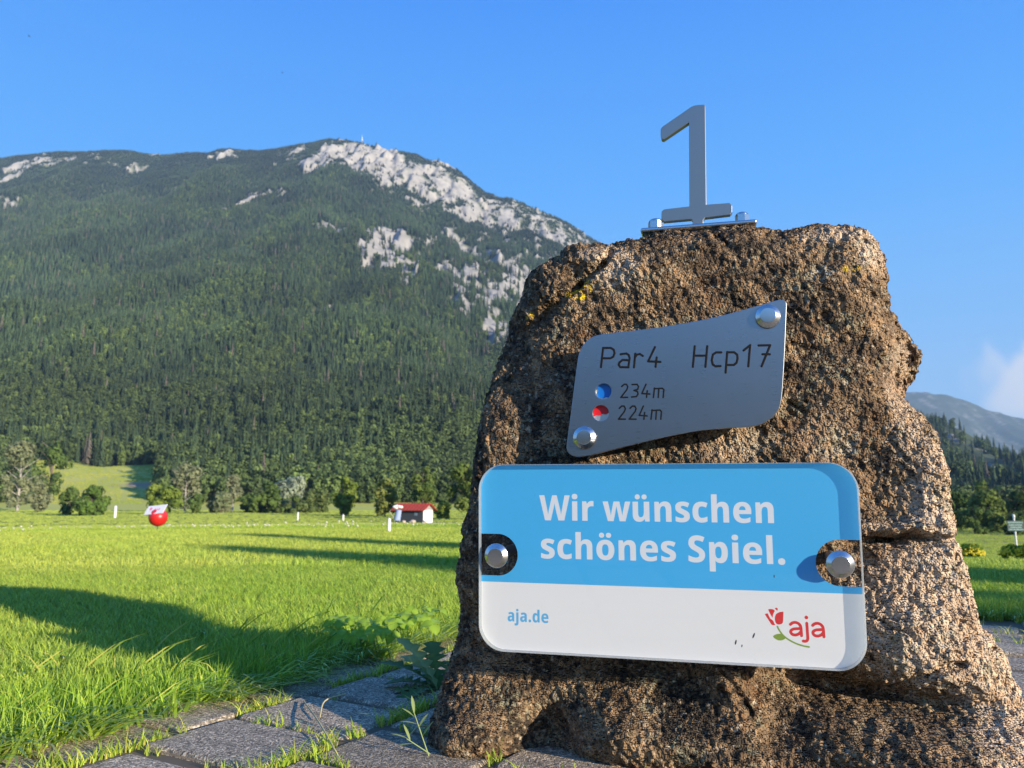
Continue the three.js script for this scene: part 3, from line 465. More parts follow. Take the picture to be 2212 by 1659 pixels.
// ------------------------------------------------------------------ steel plate with the hole's distances
{
  const PZ = -0.03, c2 = (x, y) => loc((2200 + x / 2.328) * 2212 / 4032, (1150 + y / 2.328) * 2212 / 4032, PZ);
  const out = [[180, 605], [200, 540], [240, 470], [300, 420], [360, 397], [440, 384], [700, 355], [1000, 315], [1300, 262], [1550, 205], [1800, 135], [2000, 78], [2050, 75], [2075, 86], [2085, 110], [2083, 180], [2070, 500], [2050, 850], [2035, 1000], [2010, 1075], [1945, 1155], [1850, 1210], [1750, 1230], [1550, 1243], [1300, 1265], [1100, 1300], [900, 1342], [700, 1390], [500, 1440], [300, 1490], [180, 1508], [125, 1497], [85, 1465], [75, 1425], [80, 1370], [110, 1150], [150, 830]];
  const curve = new THREE.CatmullRomCurve3(out.map((p) => new THREE.Vector3(...c2(...p), 0)), true, 'catmullrom', 0.35).getPoints(160).slice(0, -1).map((p) => [p.x, p.y]).reverse();
  const sh = shapeOf(curve), dots = [[410, 910, 'blue'], [385, 1110, 'red']].map(([x, y, c]) => [...c2(x, y), c]);
  const R = 0.0098; for (const [x, y] of dots) { const h = new THREE.Path(); h.absarc(x, y, R, 0, 6.2832, true); sh.holes.push(h); }
  const T = 0.0042, g = stoneThing('distance_plate', 'curved brushed steel plate engraved Par4 Hcp17 on the boulder', 'plate');
  const pg = new THREE.ExtrudeGeometry(sh, { depth: T, bevelEnabled: true, bevelThickness: 0.0005, bevelSize: 0.0005, bevelSegments: 2, curveSegments: 40 }); pg.translate(0, 0, PZ - T - 0.0005);
  { const p = pg.attributes.position, uv = pg.attributes.uv; for (let i = 0; i < p.count; i++) uv.setXY(i, p.getX(i) / 0.12, p.getY(i) / 0.12); }
  mesh('plate', pg, steel, g);
  for (const [x, y, c] of dots) {
    const b = mesh('dot_backing', new THREE.CylinderGeometry(R * 1.25, R * 1.25, 0.001, 40).rotateX(Math.PI / 2).translate(x, y, PZ - T - 0.0015), phys([0.72, 0.72, 0.70], 0.35, { metalness: 0.85 }), g); b.userData.label = 'bare bright metal behind the painted dot';
    const pts = []; const r = rng(c === 'red' ? 5 : 6);
    for (let k = 0; k <= 40; k++) { const a = k / 40 * 6.2832; let px = Math.cos(a) * R * 1.06, py = Math.sin(a) * R * 1.06; if (c === 'red') py = Math.max(py, -0.0012 + 0.0006 * Math.sin(px * 900) + 0.14 * px); else { px = Math.max(px, -R * 0.78 + 0.0008 * Math.sin(py * 800)); py = Math.max(py, -R * 0.72 + 0.0007 * Math.sin(px * 700)); } pts.push([x + px, y + py]); }
    const pd = mesh('painted_dot', new THREE.ExtrudeGeometry(shapeOf(pts), { depth: 0.0006, bevelEnabled: false }).translate(0, 0, PZ - T - 0.0009), phys(c === 'red' ? lin3(205, 28, 40) : lin3(18, 108, 196), 0.3, { clearcoat: 0.6 }), g); pd.userData.label = `${c} painted marker dot in a round hole`;
  }
  const two = [[578, 865], [600, 845], [622, 846], [633, 868], [624, 895], [570, 965], [632, 965]], four = [[[800, 845], [762, 930], [835, 935]], [[812, 905], [805, 965]]], em = [[[878, 880], [868, 965]], [[875, 886], [950, 882], [964, 895], [958, 965]], [[918, 885], [912, 965]]];
  const off = (l, dx, dy) => l.map(([x, y]) => [x + dx, y + dy]);
  const glyphs = [
    [14, [[407, 512], [388, 688]], [[407, 512], [478, 512], [506, 530], [512, 560], [500, 592], [475, 607], [398, 607]]],
    [14, [[568, 570], [620, 563], [643, 578], [650, 605], [638, 690]], [[646, 625], [585, 622], [557, 645], [550, 668], [565, 688], [638, 690]]],
    [14, [[702, 565], [690, 690]], [[698, 602], [715, 574], [745, 568], [770, 585]]],
    [14, [[882, 505], [820, 635], [932, 640]], [[898, 600], [888, 685]]],
    [14, [[1247, 497], [1230, 685]], [[1362, 497], [1345, 685]], [[1240, 583], [1352, 583]]],
    [14, [[1490, 553], [1442, 553], [1414, 573], [1403, 625], [1412, 663], [1437, 680], [1483, 678]]],
    [14, [[1545, 550], [1530, 738]], [[1545, 552], [1608, 552], [1636, 573], [1640, 610], [1630, 648], [1605, 668], [1536, 668]]],
    [14, [[1695, 535], [1755, 487], [1738, 680]]],
    [14, [[1832, 490], [1938, 487], [1860, 680]], [[1868, 570], [1935, 570]]],
    [10, two], [10, [[672, 848], [718, 846], [732, 866], [724, 893], [690, 901]], [[690, 901], [722, 912], [727, 935], [712, 958], [668, 962]]], [10, ...four], [10, ...em],
    [10, off(two, -22, 200)], [10, off(two, 76, 200)], [10, ...four.map((s) => off(s, -24, 200))], [10, ...em.map((s) => off(s, -22, 200))],
  ];
  for (const [w, ...strokes] of glyphs) {
    const parts = [], rr = w / 2.328 / 4032 * 2212 / FPX * 0.87 * 0.80;
    for (const s of strokes) {
      const P = s.map((p) => { const q = c2(...p); return new THREE.Vector3(q[0], q[1], 0); });
      for (let k = 0; k < P.length; k++) { const sp = new THREE.SphereGeometry(rr, 10, 6); sp.translate(P[k].x, P[k].y, 0); parts.push(sp); if (k) parts.push(limb(P[k - 1], P[k], rr, rr, 10)); }
    }
    const gg = mergeGeometries(parts.map((p) => p.index ? p.toNonIndexed() : p)); gg.scale(1, 1, 0.16); gg.translate(0, 0, PZ);
    mesh('engraved_character', gg, blackPaint, g);
  }
  for (const [x, y] of [[1915, 225], [238, 1335]]) { const [a, b] = c2(x, y); capBolt(g, a, b, PZ + 0.0006, 0.0135, 0.05); }
}

// ------------------------------------------------------------------ the stainless figure on top
{
  const NZ = -0.115, n1 = (x, y) => loc((2450 + x / 2.86) * 2212 / 4032, (380 + y / 2.86) * 2212 / 4032, NZ);
  const g = stoneThing('hole_number', 'stainless steel figure 1 on a bolted base plate atop the boulder', 'number sign');
  const pts = [[925, 96], [860, 97], [820, 103], [780, 118], [455, 342], [438, 366], [437, 440], [446, 474], [468, 478], [755, 285], [762, 1240], [470, 1275], [448, 1296], [446, 1372], [470, 1402], [775, 1375], [795, 1388], [800, 1475], [908, 1467], [908, 1390], [928, 1360], [1212, 1325], [1232, 1300], [1232, 1230], [1208, 1203], [943, 1222], [931, 110]].map((p) => n1(...p));
  const fig = new THREE.ExtrudeGeometry(shapeOf(pts.reverse()), { depth: 0.0075, bevelEnabled: true, bevelThickness: 0.0006, bevelSize: 0.0006, bevelSegments: 2 }); fig.translate(0, 0, NZ - 0.0081);
  { const p = fig.attributes.position, uv = fig.attributes.uv; for (let i = 0; i < p.count; i++) uv.setXY(i, p.getX(i) / 0.12, p.getY(i) / 0.12); }
  mesh('figure', fig, phys([0.40, 0.385, 0.35], 0.38, { metalness: 1 }), g);
  const a = n1(212, 1500), b = n1(1512, 1400), L = b[0] - a[0], yb = (n1(300, 1500)[1] + n1(1450, 1400)[1]) / 2 - 0.004;
  const tilt = Math.atan2(n1(1400, 1402)[1] - n1(300, 1487)[1], n1(1400, 1402)[0] - n1(300, 1487)[0]);
  const base = new THREE.Group(); base.position.set((a[0] + b[0]) / 2, yb, NZ - 0.004); base.rotation.z = tilt;
  const plate = mesh('base_plate', new RoundedBoxGeometry(L, 0.0065, 0.030, 4, 0.003), steelBright, g); plate.position.copy(base.position); plate.rotation.z = tilt;
  for (const [x0, x1] of [[285, 457], [1270, 1435]]) {
    const p0 = n1(x0, 1400), p1 = n1(x1, 1400), cx = (p0[0] + p1[0]) / 2, r = (p1[0] - p0[0]) / 2;
    const yy = yb + 0.003 + Math.tan(tilt) * (cx - base.position.x);
    const hex = new THREE.CylinderGeometry(r * 0.97, r, 0.0115, 6, 1).toNonIndexed(); hex.computeVertexNormals(); hex.rotateY(0.35); hex.translate(cx, yy + 0.0057, NZ - 0.004);
    const dome = new THREE.SphereGeometry(r * 0.9, 24, 10, 0, 6.2832, 0, 1.57); dome.scale(1, 0.5, 1); dome.translate(cx, yy + 0.0113, NZ - 0.004);
    const nut = mesh('cap_nut', hex, steelBright, g); mesh('nut_dome', dome, steelBright, nut);
    mesh('stud', new THREE.CylinderGeometry(0.004, 0.004, 0.03, 12).translate(cx, yy - 0.016, NZ - 0.004), steelDull, nut);
  }
}

// ------------------------------------------------------------------ printed acrylic sign
{
  const W = 0.40, HH = 0.2054, RC = 0.029, T = 0.0085, CX = 0, CYY = 0.2235;
  const g = stoneThing('greeting_sign', 'blue and white acrylic sign wishing a good game on the boulder', 'sign'); 
  const holder = new THREE.Vector3(0, CYY, 0);
  g.position.copy(new THREE.Vector3(0, 0, 0).applyAxisAngle(new THREE.Vector3(0, 1, 0), YAW).add(ORG)).add(new THREE.Vector3(0, CYY, 0));
  g.rotation.order = 'YXZ'; g.rotation.x = THREE.MathUtils.degToRad(2.6); g.rotation.z = THREE.MathUtils.degToRad(-0.35);
  const rr = (s, w, h, r) => { const x = -w / 2, y = -h / 2; s.moveTo(x + r, y); s.lineTo(x + w - r, y); s.absarc(x + w - r, y + r, r, -Math.PI / 2, 0); s.lineTo(x + w, y + h - r); s.absarc(x + w - r, y + h - r, r, 0, Math.PI / 2); s.lineTo(x + r, y + h); s.absarc(x + r, y + h - r, r, Math.PI / 2, Math.PI); s.lineTo(x, y + r); s.absarc(x + r, y + r, r, Math.PI, Math.PI * 1.5); return s; };
  // the print: canvas in the sign's own measures
  const cw = 2048, ch = Math.round(2048 * HH / W), cv = document.createElement('canvas'); cv.width = cw; cv.height = ch;
  const q = cv.getContext('2d'), X = (f) => f * cw, Y = (f) => f * ch;
  q.fillStyle = 'rgb(222,222,222)'; q.fillRect(0, 0, cw, ch); q.fillStyle = 'rgb(64,168,224)'; q.fillRect(0, 0, cw, Y(0.640));
  function fitText(t, x0, x1, base, font, size, fill, sy = 1) { q.font = `${font} ${size}px sans-serif`; const w = q.measureText(t).width; q.save(); q.translate(X(x0), Y(base)); q.scale((X(x1) - X(x0)) / w, sy); q.fillStyle = fill; q.fillText(t, 0, 0); q.strokeStyle = fill; q.lineWidth = size * 0.010; q.lineJoin = 'round'; q.strokeText(t, 0, 0); q.restore(); }
  fitText('Wir wünschen', 0.172, 0.802, 0.3025, 'bold', 196, 'rgb(212,216,222)', 1.0);
  fitText('schönes Spiel.', 0.171, 0.824, 0.506, 'bold', 196, 'rgb(212,216,222)', 1.0);
  fitText('aja.de', 0.076, 0.196, 0.847, 'bold', 92, 'rgb(88,168,214)', 1.0);
  // tulip emblem and word beside it, strokes in fractions of the sign
  const z3 = (x, y) => [(0.7485 + (x - 190) * 0.0001302 ) , (0.6525 + (y - 110) * 0.000254)];
  const Pp = (x, y) => { const a = z3(x, y); return [X(a[0]), Y(a[1])]; };
  const blob = (pts, fill) => { q.fillStyle = fill; q.beginPath(); pts.forEach((p, i) => { if (p.length === 2) i ? q.lineTo(...Pp(...p)) : q.moveTo(...Pp(...p)); else q.quadraticCurveTo(...Pp(p[0], p[1]), ...Pp(p[2], p[3])); }); q.closePath(); q.fill(); };
  const red = 'rgb(206,44,46)', green = 'rgb(124,150,58)';
  blob([[305, 512], [335, 492, 360, 492], [395, 580, 410, 595], [450, 615, 462, 640], [475, 690, 498, 708], [440, 720, 420, 700], [360, 600, 305, 512]], red);
  blob([[372, 412], [430, 400, 470, 412], [490, 425, 495, 440], [455, 500, 448, 570], [400, 500, 372, 412]], red);
  blob([[497, 388], [525, 372, 550, 385], [552, 410, 545, 432], [525, 425, 497, 388]], red);
  blob([[656, 448], [560, 450, 510, 510], [480, 570, 495, 640], [510, 700, 565, 697], [630, 690, 640, 640], [652, 550, 656, 448]], red);
  q.lineCap = 'round'; q.strokeStyle = green; q.lineWidth = 8.5; q.beginPath(); q.moveTo(...Pp(532, 738)); q.quadraticCurveTo(...Pp(590, 880), ...Pp(690, 950)); q.quadraticCurveTo(...Pp(880, 1080), ...Pp(1100, 1095)); q.stroke();
  blob([[440, 930], [490, 870, 590, 872], [640, 880, 690, 935], [630, 1010, 540, 998], [470, 980, 440, 930]], green);
  q.strokeStyle = red; q.lineWidth = 14.5; q.lineJoin = 'round';
  const aa = (dx) => { q.beginPath(); q.moveTo(...Pp(775 + dx, 685)); q.quadraticCurveTo(...Pp(850 + dx, 610), ...Pp(930 + dx, 665)); q.quadraticCurveTo(...Pp(968 + dx, 700), ...Pp(968 + dx, 760)); q.lineTo(...Pp(972 + dx, 890)); q.moveTo(...Pp(965 + dx, 755)); q.lineTo(...Pp(850 + dx, 765)); q.quadraticCurveTo(...Pp(770 + dx, 785), ...Pp(775 + dx, 835)); q.quadraticCurveTo(...Pp(800 + dx, 895), ...Pp(880 + dx, 878)); q.quadraticCurveTo(...Pp(950 + dx, 855), ...Pp(968 + dx, 800)); q.stroke(); };
  aa(0); aa(408); q.beginPath(); q.moveTo(...Pp(1078, 650)); q.lineTo(...Pp(1085, 930)); q.quadraticCurveTo(...Pp(1078, 1005), ...Pp(1000, 990)); q.stroke(); q.fillStyle = red; q.beginPath(); q.arc(...Pp(1075, 540), 9, 0, 6.2832); q.fill();
  const r = rng(77); // scuffs, chips and specks of dirt
  q.fillStyle = 'rgb(40,40,42)'; for (const [x, y, a, b, t] of [[0.734, 0.861, 4, 15, 0.4], [0.689, 0.898, 4, 13, 0.25], [0.704, 0.914, 3, 7, 0.2], [0.79, 0.566, 2.5, 8, 0]]) { q.save(); q.translate(X(x), Y(y)); q.rotate(t); q.beginPath(); q.ellipse(0, 0, a, b, 0, 0, 6.2832); q.fill(); q.restore(); }
  for (let k = 0; k < 260; k++) { const x = r() * cw, y = r() * ch, l = 2 + r() * r() * 26; q.strokeStyle = `rgba(${y < Y(0.64) ? '34,104,150' : '150,152,156'},${0.12 + 0.25 * r()})`; q.lineWidth = 0.7 + r() * 1.6; q.beginPath(); q.moveTo(x, y); q.lineTo(x + (r() - 0.5) * l * 0.6, y + (r() - 0.3) * l); q.stroke(); }
  const tex = new THREE.CanvasTexture(cv); tex.colorSpace = THREE.SRGBColorSpace; tex.anisotropy = 8;
  // print sheet with the two clear windows left out round the screws
  const s = new THREE.Shape(), w2 = W / 2 - 0.0006, h2 = HH / 2 - 0.0006, rc = RC - 0.0006, ny = 0.0014, nr = 0.0232, nd = 0.0425;
  s.moveTo(-w2 + rc, -h2); s.lineTo(w2 - rc, -h2); s.absarc(w2 - rc, -h2 + rc, rc, -Math.PI / 2, 0); s.lineTo(w2, ny - nr); s.lineTo(w2 - nd + nr, ny - nr); s.absarc(w2 - nd + nr, ny, nr, -Math.PI / 2, Math.PI / 2, true); s.lineTo(w2, ny + nr); s.lineTo(w2, h2 - rc); s.absarc(w2 - rc, h2 - rc, rc, 0, Math.PI / 2); s.lineTo(-w2 + rc, h2); s.absarc(-w2 + rc, h2 - rc, rc, Math.PI / 2, Math.PI); s.lineTo(-w2, ny + nr); s.lineTo(-w2 + nd - nr, ny + nr); s.absarc(-w2 + nd - nr, ny, nr, Math.PI / 2, -Math.PI / 2, true); s.lineTo(-w2, ny - nr); s.lineTo(-w2, -h2 + rc); s.absarc(-w2 + rc, -h2 + rc, rc, Math.PI, Math.PI * 1.5);
  const pg = new THREE.ExtrudeGeometry(s, { depth: 0.0012, bevelEnabled: false, curveSegments: 24 }); pg.translate(0, 0, -0.0012);
  { const p = pg.attributes.position, uv = pg.attributes.uv; for (let i = 0; i < p.count; i++) uv.setXY(i, p.getX(i) / W + 0.5, p.getY(i) / HH + 0.5); }
  mesh('print', pg, phys(0xffffff, 0.5, { map: tex }), g);
  const pane = mesh('acrylic_pane', new THREE.ShapeGeometry(rr(new THREE.Shape(), W - 0.0012, HH - 0.0012, RC - 0.0006), 24).translate(0, 0, T), phys([0.97, 0.98, 0.98], 0.02, { transmission: 1, thickness: 0, ior: 1.49 }), g);
  const ring = rr(new THREE.Shape(), W, HH, RC); ring.holes.push(rr(new THREE.Path(), W - 0.0012, HH - 0.0012, RC - 0.0006));
  const edge = mesh('acrylic_edge', new THREE.ExtrudeGeometry(ring, { depth: T, bevelEnabled: false, curveSegments: 24 }), phys([0.90, 0.94, 0.95], 0.5, { transmission: 0.88, thickness: 0 }), g); edge.userData.label = 'pale sawn edge of the acrylic sheet';
  for (const sx of [-1, 1]) capBolt(g, sx * 0.1788, 0.0014, T + 0.0006, 0.0136, 0.085, steelBright);
}

// ------------------------------------------------------------------ paving stones and the soil between them
const grit = (i, j) => { const x = i + 9 * pnoise(i / 16, j / 16, 32, 7), y = j + 9 * pnoise(i / 16, j / 16, 32, 9); return 0.5 * pnoise(x / 16, y / 16, 32, 1) + 0.6 * pnoise(x / 8, y / 8, 64, 5) + 0.5 * pnoise(i / 4, j / 4, 128, 3); };
const paverTex = dataTex(512, (i, j) => { const a = grit(i, j), c = pnoise(i / 64, j / 64, 8, 2), s = sstep(0.05, 0.4, a), k = sstep(0.1, 0.45, -a); let v = mix3([0.30, 0.285, 0.26], [0.78, 0.73, 0.66], s); v = mix3(v, [0.09, 0.085, 0.08], k * 0.85); const m = 1 + 0.3 * c; return v.map((e) => Math.pow(clamp(e * m), 1 / 2.2)); }, true);
const paverBump = dataTex(512, (i, j) => { const v = 0.5 + 0.45 * grit(i, j); return [v, v, v]; });
const toWorld = (n, s) => [n * LN[0] + s * LD[0], n * LN[1] + s * LD[1]];
{
  const g = new THREE.Group(); g.name = 'pavement'; scene.add(g); tag(g, 'old speckled concrete pavers with grassy joints round the boulder', 'pavement', null, 'structure');
  const soil = new THREE.PlaneGeometry(6, 6, 60, 60).rotateX(-Math.PI / 2), p = soil.attributes.position, cc = [];
  for (let i = 0; i < p.count; i++) { p.setY(i, 0.004 * noise(p.getX(i) * 8, p.getZ(i) * 8, 3)); const n = 0.5 + 0.5 * noise(p.getX(i) * 14, p.getZ(i) * 14, 6); cc.push(0.11 + 0.05 * n, 0.085 + 0.035 * n, 0.055 + 0.02 * n); }
  soil.setAttribute('color', new THREE.Float32BufferAttribute(cc, 3)); soil.computeVertexNormals();
  const so = mesh('joint_soil', soil, std(0xffffff, 0.98, { vertexColors: true }), g); so.rotation.y = LANG; const sc = toWorld(EDGE_N + 3.0 - 0.05, EDGE_S - 3.0 + 0.05); so.position.set(sc[0], -0.006, sc[1]);
  const r = rng(91), mats = [0.78, 0.9, 1, 1.1, 0.95].map((k) => { const t = paverTex.clone(), b = paverBump.clone(); t.offset.set(r(), r()); b.offset.copy(t.offset); t.needsUpdate = b.needsUpdate = true; return std([k * 0.96, k * 0.82, k * 0.64], 0.92, { map: t, bumpMap: b, bumpScale: 0.0016 }); });
  const CW = 0.200, CL = 0.145, geos = [0, 1, 2, 3].map((k) => { const b = new RoundedBoxGeometry(CW - 0.010, 0.05, CL - 0.009, 3, 0.009), q = b.attributes.position, uv = b.attributes.uv; for (let i = 0; i < q.count; i++) { const x = q.getX(i), y = q.getY(i), z = q.getZ(i); q.setX(i, x + 0.004 * noise(x * 12 + k * 7, z * 12, 1)); q.setZ(i, z + 0.004 * noise(x * 12, z * 12 + k * 5, 4)); const nm = b.attributes.normal, ax = Math.abs(nm.getX(i)), ay = Math.abs(nm.getY(i)), az = Math.abs(nm.getZ(i)); uv.setXY(i, (ay > 0.5 || az > ax ? x : z) / 0.16 + k * 0.3, (ay > 0.5 ? z : y) / 0.16); } b.computeVertexNormals(); return b; });
  for (let c = 0; c < 16; c++) for (let k = -30; k < 22; k++) {
    const n = -0.862 + (c - 1) * CW + CW / 2, s = 0.70 + k * CL + (c % 2 ? 0 : CL / 2);
    const [x, z] = toWorld(n, s); if (s > EDGE_S - 0.02 || z > 0.4 || x > 2.6 || x < -1.4) continue;
    if (z > -0.75 && Math.abs(x) > 1.2) continue;
    const m = mesh('paver', geos[Math.floor(r() * 4)], mats[Math.floor(r() * 5)], g); m.position.set(x + (r() - 0.5) * 0.004, -0.0262 + (r() - 0.5) * 0.006, z + (r() - 0.5) * 0.004); m.rotation.set((r() - 0.5) * 0.03, LANG - Math.PI / 2 + Math.PI / 2 + (r() - 0.5) * 0.03, (r() - 0.5) * 0.03, 'YXZ');
    m.rotation.y = -(Math.PI / 2 - LANG) + (r() - 0.5) * 0.03;
  }
}

// ------------------------------------------------------------------ grass
const bladeM = phys(0xffffff, 0.6, { transmission: 0.42, thickness: 0, vertexColors: true, specularIntensity: 0.5, side: THREE.DoubleSide });
function tuft(seed, n, spread, l0, l1, w, bend, lean = 0, straw = 0.06) { // blades rooted in a small circle; lean tips them towards +x
  const r = rng(seed), P = [], C = [], I = [];
  for (let k = 0; k < n; k++) {
    const a = r() * 6.2832, q = Math.sqrt(r()) * spread, bx = Math.cos(a) * q, bz = Math.sin(a) * q, L = l0 + (l1 - l0) * r(), fa = r() * 6.2832, bd = bend * (0.3 + r()), ww = w * (0.6 + 0.7 * r());
    const dx = Math.cos(fa), dz = Math.sin(fa), t = r(), c = r() < straw ? [1.5, 1.05, 1.6] : [0.72 + 0.5 * t, 0.80 + 0.32 * t, 0.7 + 0.5 * r()];
    const twist = fa + 1.57 + (r() - 0.5) * 1.4, sx = Math.cos(twist), sz = Math.sin(twist), b = P.length / 3, S = 3, ln = lean * (0.5 + 0.8 * r());
    for (let s = 0; s <= S; s++) { const e = s / S, h = L * e * Math.max(0.22, 1 - 0.28 * (bd + 1.6 * ln) * e), o = L * bd * e * e * 0.75, ox = L * ln * e * 0.95, x = bx + dx * o + ox, z = bz + dz * o, hw = ww * (1 - 0.85 * e * e) / 2; if (s < S) { P.push(x - sx * hw, h, z - sz * hw, x + sx * hw, h, z + sz * hw); C.push(...c, ...c); } else { P.push(x, h, z); C.push(...c); } }
    for (let s = 0; s < S - 1; s++) I.push(b + 2 * s, b + 2 * s + 1, b + 2 * s + 3, b + 2 * s, b + 2 * s + 3, b + 2 * s + 2); I.push(b + 2 * S - 2, b + 2 * S - 1, b + 2 * S);
  }
  return geom(P, I, C);
}
const inView = (x, z, m) => z < -0.5 && Math.abs(x) < -z * 0.80 + m;
const gcol = (x, z, r) => { const n = 0.5 + 0.5 * noise(x * 1.3, z * 0.9, 3), f = 0.5 + 0.5 * noise(x * 5, z * 5, 7), mown = sstep(0.3, 3.2, Math.max(EDGE_N - nOf(x, z), sOf(x, z) - EDGE_S) + 0.5 * noise(x * 0.8, z * 0.8, 5)); const c = mix3([0.25, 0.49, 0.030], [0.58, 0.66, 0.13], clamp(0.45 * n + 0.25 * f + 0.25 * r + 0.35 * mown)); const k = 0.85 + 0.3 * r; return [c[0] * k, c[1] * k, c[2] * k]; };  // grass turns paler and yellower with distance from the paved edge
{
  const r = rng(501), A = [[], [], []], B = [[], []], Cc = [[], []];
  const edgeDist = (x, z) => Math.max(EDGE_N - nOf(x, z), sOf(x, z) - EDGE_S);
  for (let z = -0.6; z > -3.6; z -= 0.021) for (let x = -3.6; x < 3.4; x += 0.021) {
    const px = x + (r() - 0.5) * 0.02, pz = z + (r() - 0.5) * 0.02, e = edgeDist(px, pz) + 0.02 * noise(px * 14, pz * 14, 2); if (!inView(px, pz, 0.6) || e < 0.0) continue;
    const tall = 1.55 - 0.8 * sstep(0.04, 0.5, e) - 0.18 * sstep(2, 3.4, -pz), s = tall * (0.85 + 0.3 * r());
    A[Math.floor(r() * 3)].push([placeM(px, groundY(px, pz) - 0.014, pz, r() * 6.28, 1, s, (r() - 0.5) * 0.3, (r() - 0.5) * 0.3), ...gcol(px, pz, r())]);
  }
  for (let z = -3.5; z > -9.6; z -= 0.052) for (let x = -8.2; x < 8.2; x += 0.052) {
    const px = x + (r() - 0.5) * 0.05, pz = z + (r() - 0.5) * 0.05; if (!inView(px, pz, 0.3) || px > 3.4 + 0.15 * -pz) continue;
    const s = 0.8 + 0.4 * r(); B[Math.floor(r() * 2)].push([placeM(px, groundY(px, pz) - 0.012, pz, r() * 6.28, 1, s), ...gcol(px, pz, r())]);
  }
  for (let d = 9; d < 255; d *= 1.012) { const st = 0.008 * d + 0.09; for (let x = -d * 0.95; x < d * 0.95; x += st) {
    const px = x + (r() - 0.5) * st, pz = -d * (1 + (r() - 0.5) * 0.016), s = 0.55 + d * 0.016 + 0.3 * r(); const c = gcol(px * 0.3, pz * 0.3, r()), rough = sstep(9.2, 11, d) * (1 - sstep(15, 22, d));
    const cc = mix3(c, [0.28, 0.44, 0.06], 0.6 * rough * r());
    Cc[Math.floor(r() * 2)].push([placeM(px, groundY(px, pz) - 0.02, pz, r() * 6.28, s, s * (0.75 + 0.15 * sstep(20, 60, d) + 0.7 * rough)), ...cc]); } }
  A.forEach((l, i) => instanced(i ? `lawn_grass_00${i}` : 'lawn_grass', tuft(600 + i, 13, 0.017, 0.022, 0.048, 0.0026, 0.75), bladeM, l, ['lush green lawn blades along the edge of the paving', 'fine upright lawn blades between the broader ones', 'loose bent lawn blades near the boulder'][i], 'grass'));
  B.forEach((l, i) => instanced(`tee_grass${i ? '_001' : ''}`, tuft(610 + i, 30, 0.042, 0.014, 0.034, 0.0034, 0.8), bladeM, l, ['short mown yellow green grass of the tee', 'slightly taller tufts in the mown tee grass'][i], 'grass'));
  Cc.forEach((l, i) => instanced(`fairway_grass${i ? '_001' : ''}`, tuft(620 + i, 50, 0.12, 0.04, 0.085, 0.010, 0.8), bladeM, l, ['grass of the fairway beyond the tee', 'rough grass on the slope below the tee'][i], 'grass'));
  { const M = []; for (const [x, y, z] of MEADOW) { if (Math.hypot((x + 150) / 16, (z + 322) / 9) < 0.8) continue; const n = clamp(0.5 + 0.6 * noise(x / 30, z / 12, 2) + 0.4 * (r() - 0.5)), q = mix3([0.40, 0.52, 0.05], [0.62, 0.60, 0.13], n); M.push([placeM(x, y - 0.1, z, r() * 6.28, 4.5, 4 + 2 * r()), ...q]); } instanced('meadow_grass', tuft(660, 50, 0.22, 0.03, 0.07, 0.012, 0.8), bladeM, M, 'yellowish hay grass on the rising meadow below the wood', 'grass'); console.log('meadow', M.length); }
  // long blades flopping over the edge of the paving
  const E = [[], []], dirE = Math.atan2(-LN[1], LN[0]), dirS = Math.atan2(-LD[1], LD[0]) + Math.PI;
  for (let s = 0.2; s < EDGE_S; s += 0.006) { const n = EDGE_N + 0.008 - r() * 0.09 + 0.012 * noise(s * 9, 2), [x, z] = toWorld(n, s); if (!inView(x, z, 0.4)) continue; E[Math.floor(r() * 2)].push([placeM(x, -0.016, z, dirE + (r() - 0.5) * 1.5 - 0.3, 0.75 + 0.5 * r()), ...gcol(x, z, r())]); }
  for (let n = EDGE_N; n < 1.6; n += 0.011) { const [x, z] = toWorld(n, EDGE_S + 0.01 + r() * 0.06); if (!inView(x, z, 0.4)) continue; E[Math.floor(r() * 2)].push([placeM(x, -0.016, z, dirS + (r() - 0.5) * 1.5, 0.7 + 0.4 * r()), ...gcol(x, z, r())]); }
  E.forEach((l, i) => instanced(`edge_grass${i ? '_001' : ''}`, tuft(630 + i, 15, 0.020, 0.045, 0.105, 0.0044, 0.5, 1.1, 0.12), bladeM, l, ['long grass blades flopping over the edge of the pavers', 'straggling grass overhanging the paved corner'][i], 'grass'));
  const BB = []; // a few broad leaning blades of coarser grass near the edge
  for (let k = 0; k < 520; k++) { const z = -0.9 - 1.3 * r() * r(), x = (r() * 1.7 - 1.0) * -z * 0.9, e = edgeDist(x, z); if (!inView(x, z, 0.2) || e < 0 || e > 0.45) continue; BB.push([placeM(x, -0.014, z, dirE + (r() - 0.5) * 2.2, 0.8 + 0.5 * r()), ...gcol(x, z, r())]); }
  instanced('broad_grass', tuft(650, 3, 0.012, 0.06, 0.115, 0.0062, 0.5, 0.75, 0.1), bladeM, BB, 'broad coarse grass blades leaning out of the lawn', 'grass');
  // tufts growing in the joints
  const J = [[], []], CW = 0.200, CL = 0.145;
  const put = (n, s, k) => { const [x, z] = toWorld(n, s); if (!inView(x, z, 0.25) || z < -2.3 || s > EDGE_S) return; const d = noise(x * 7, z * 7, 11) + 0.5 * noise(x * 21, z * 21, 4); if (d < -0.12 + 0.25 * sstep(0.1, 0.5, x)) return; J[Math.floor(r() * 2)].push([placeM(x, -0.008, z, r() * 6.28, 0.5 + 0.55 * r() * k + 0.25 * Math.max(0, d)), ...gcol(x * 3, z * 3, r())]); };
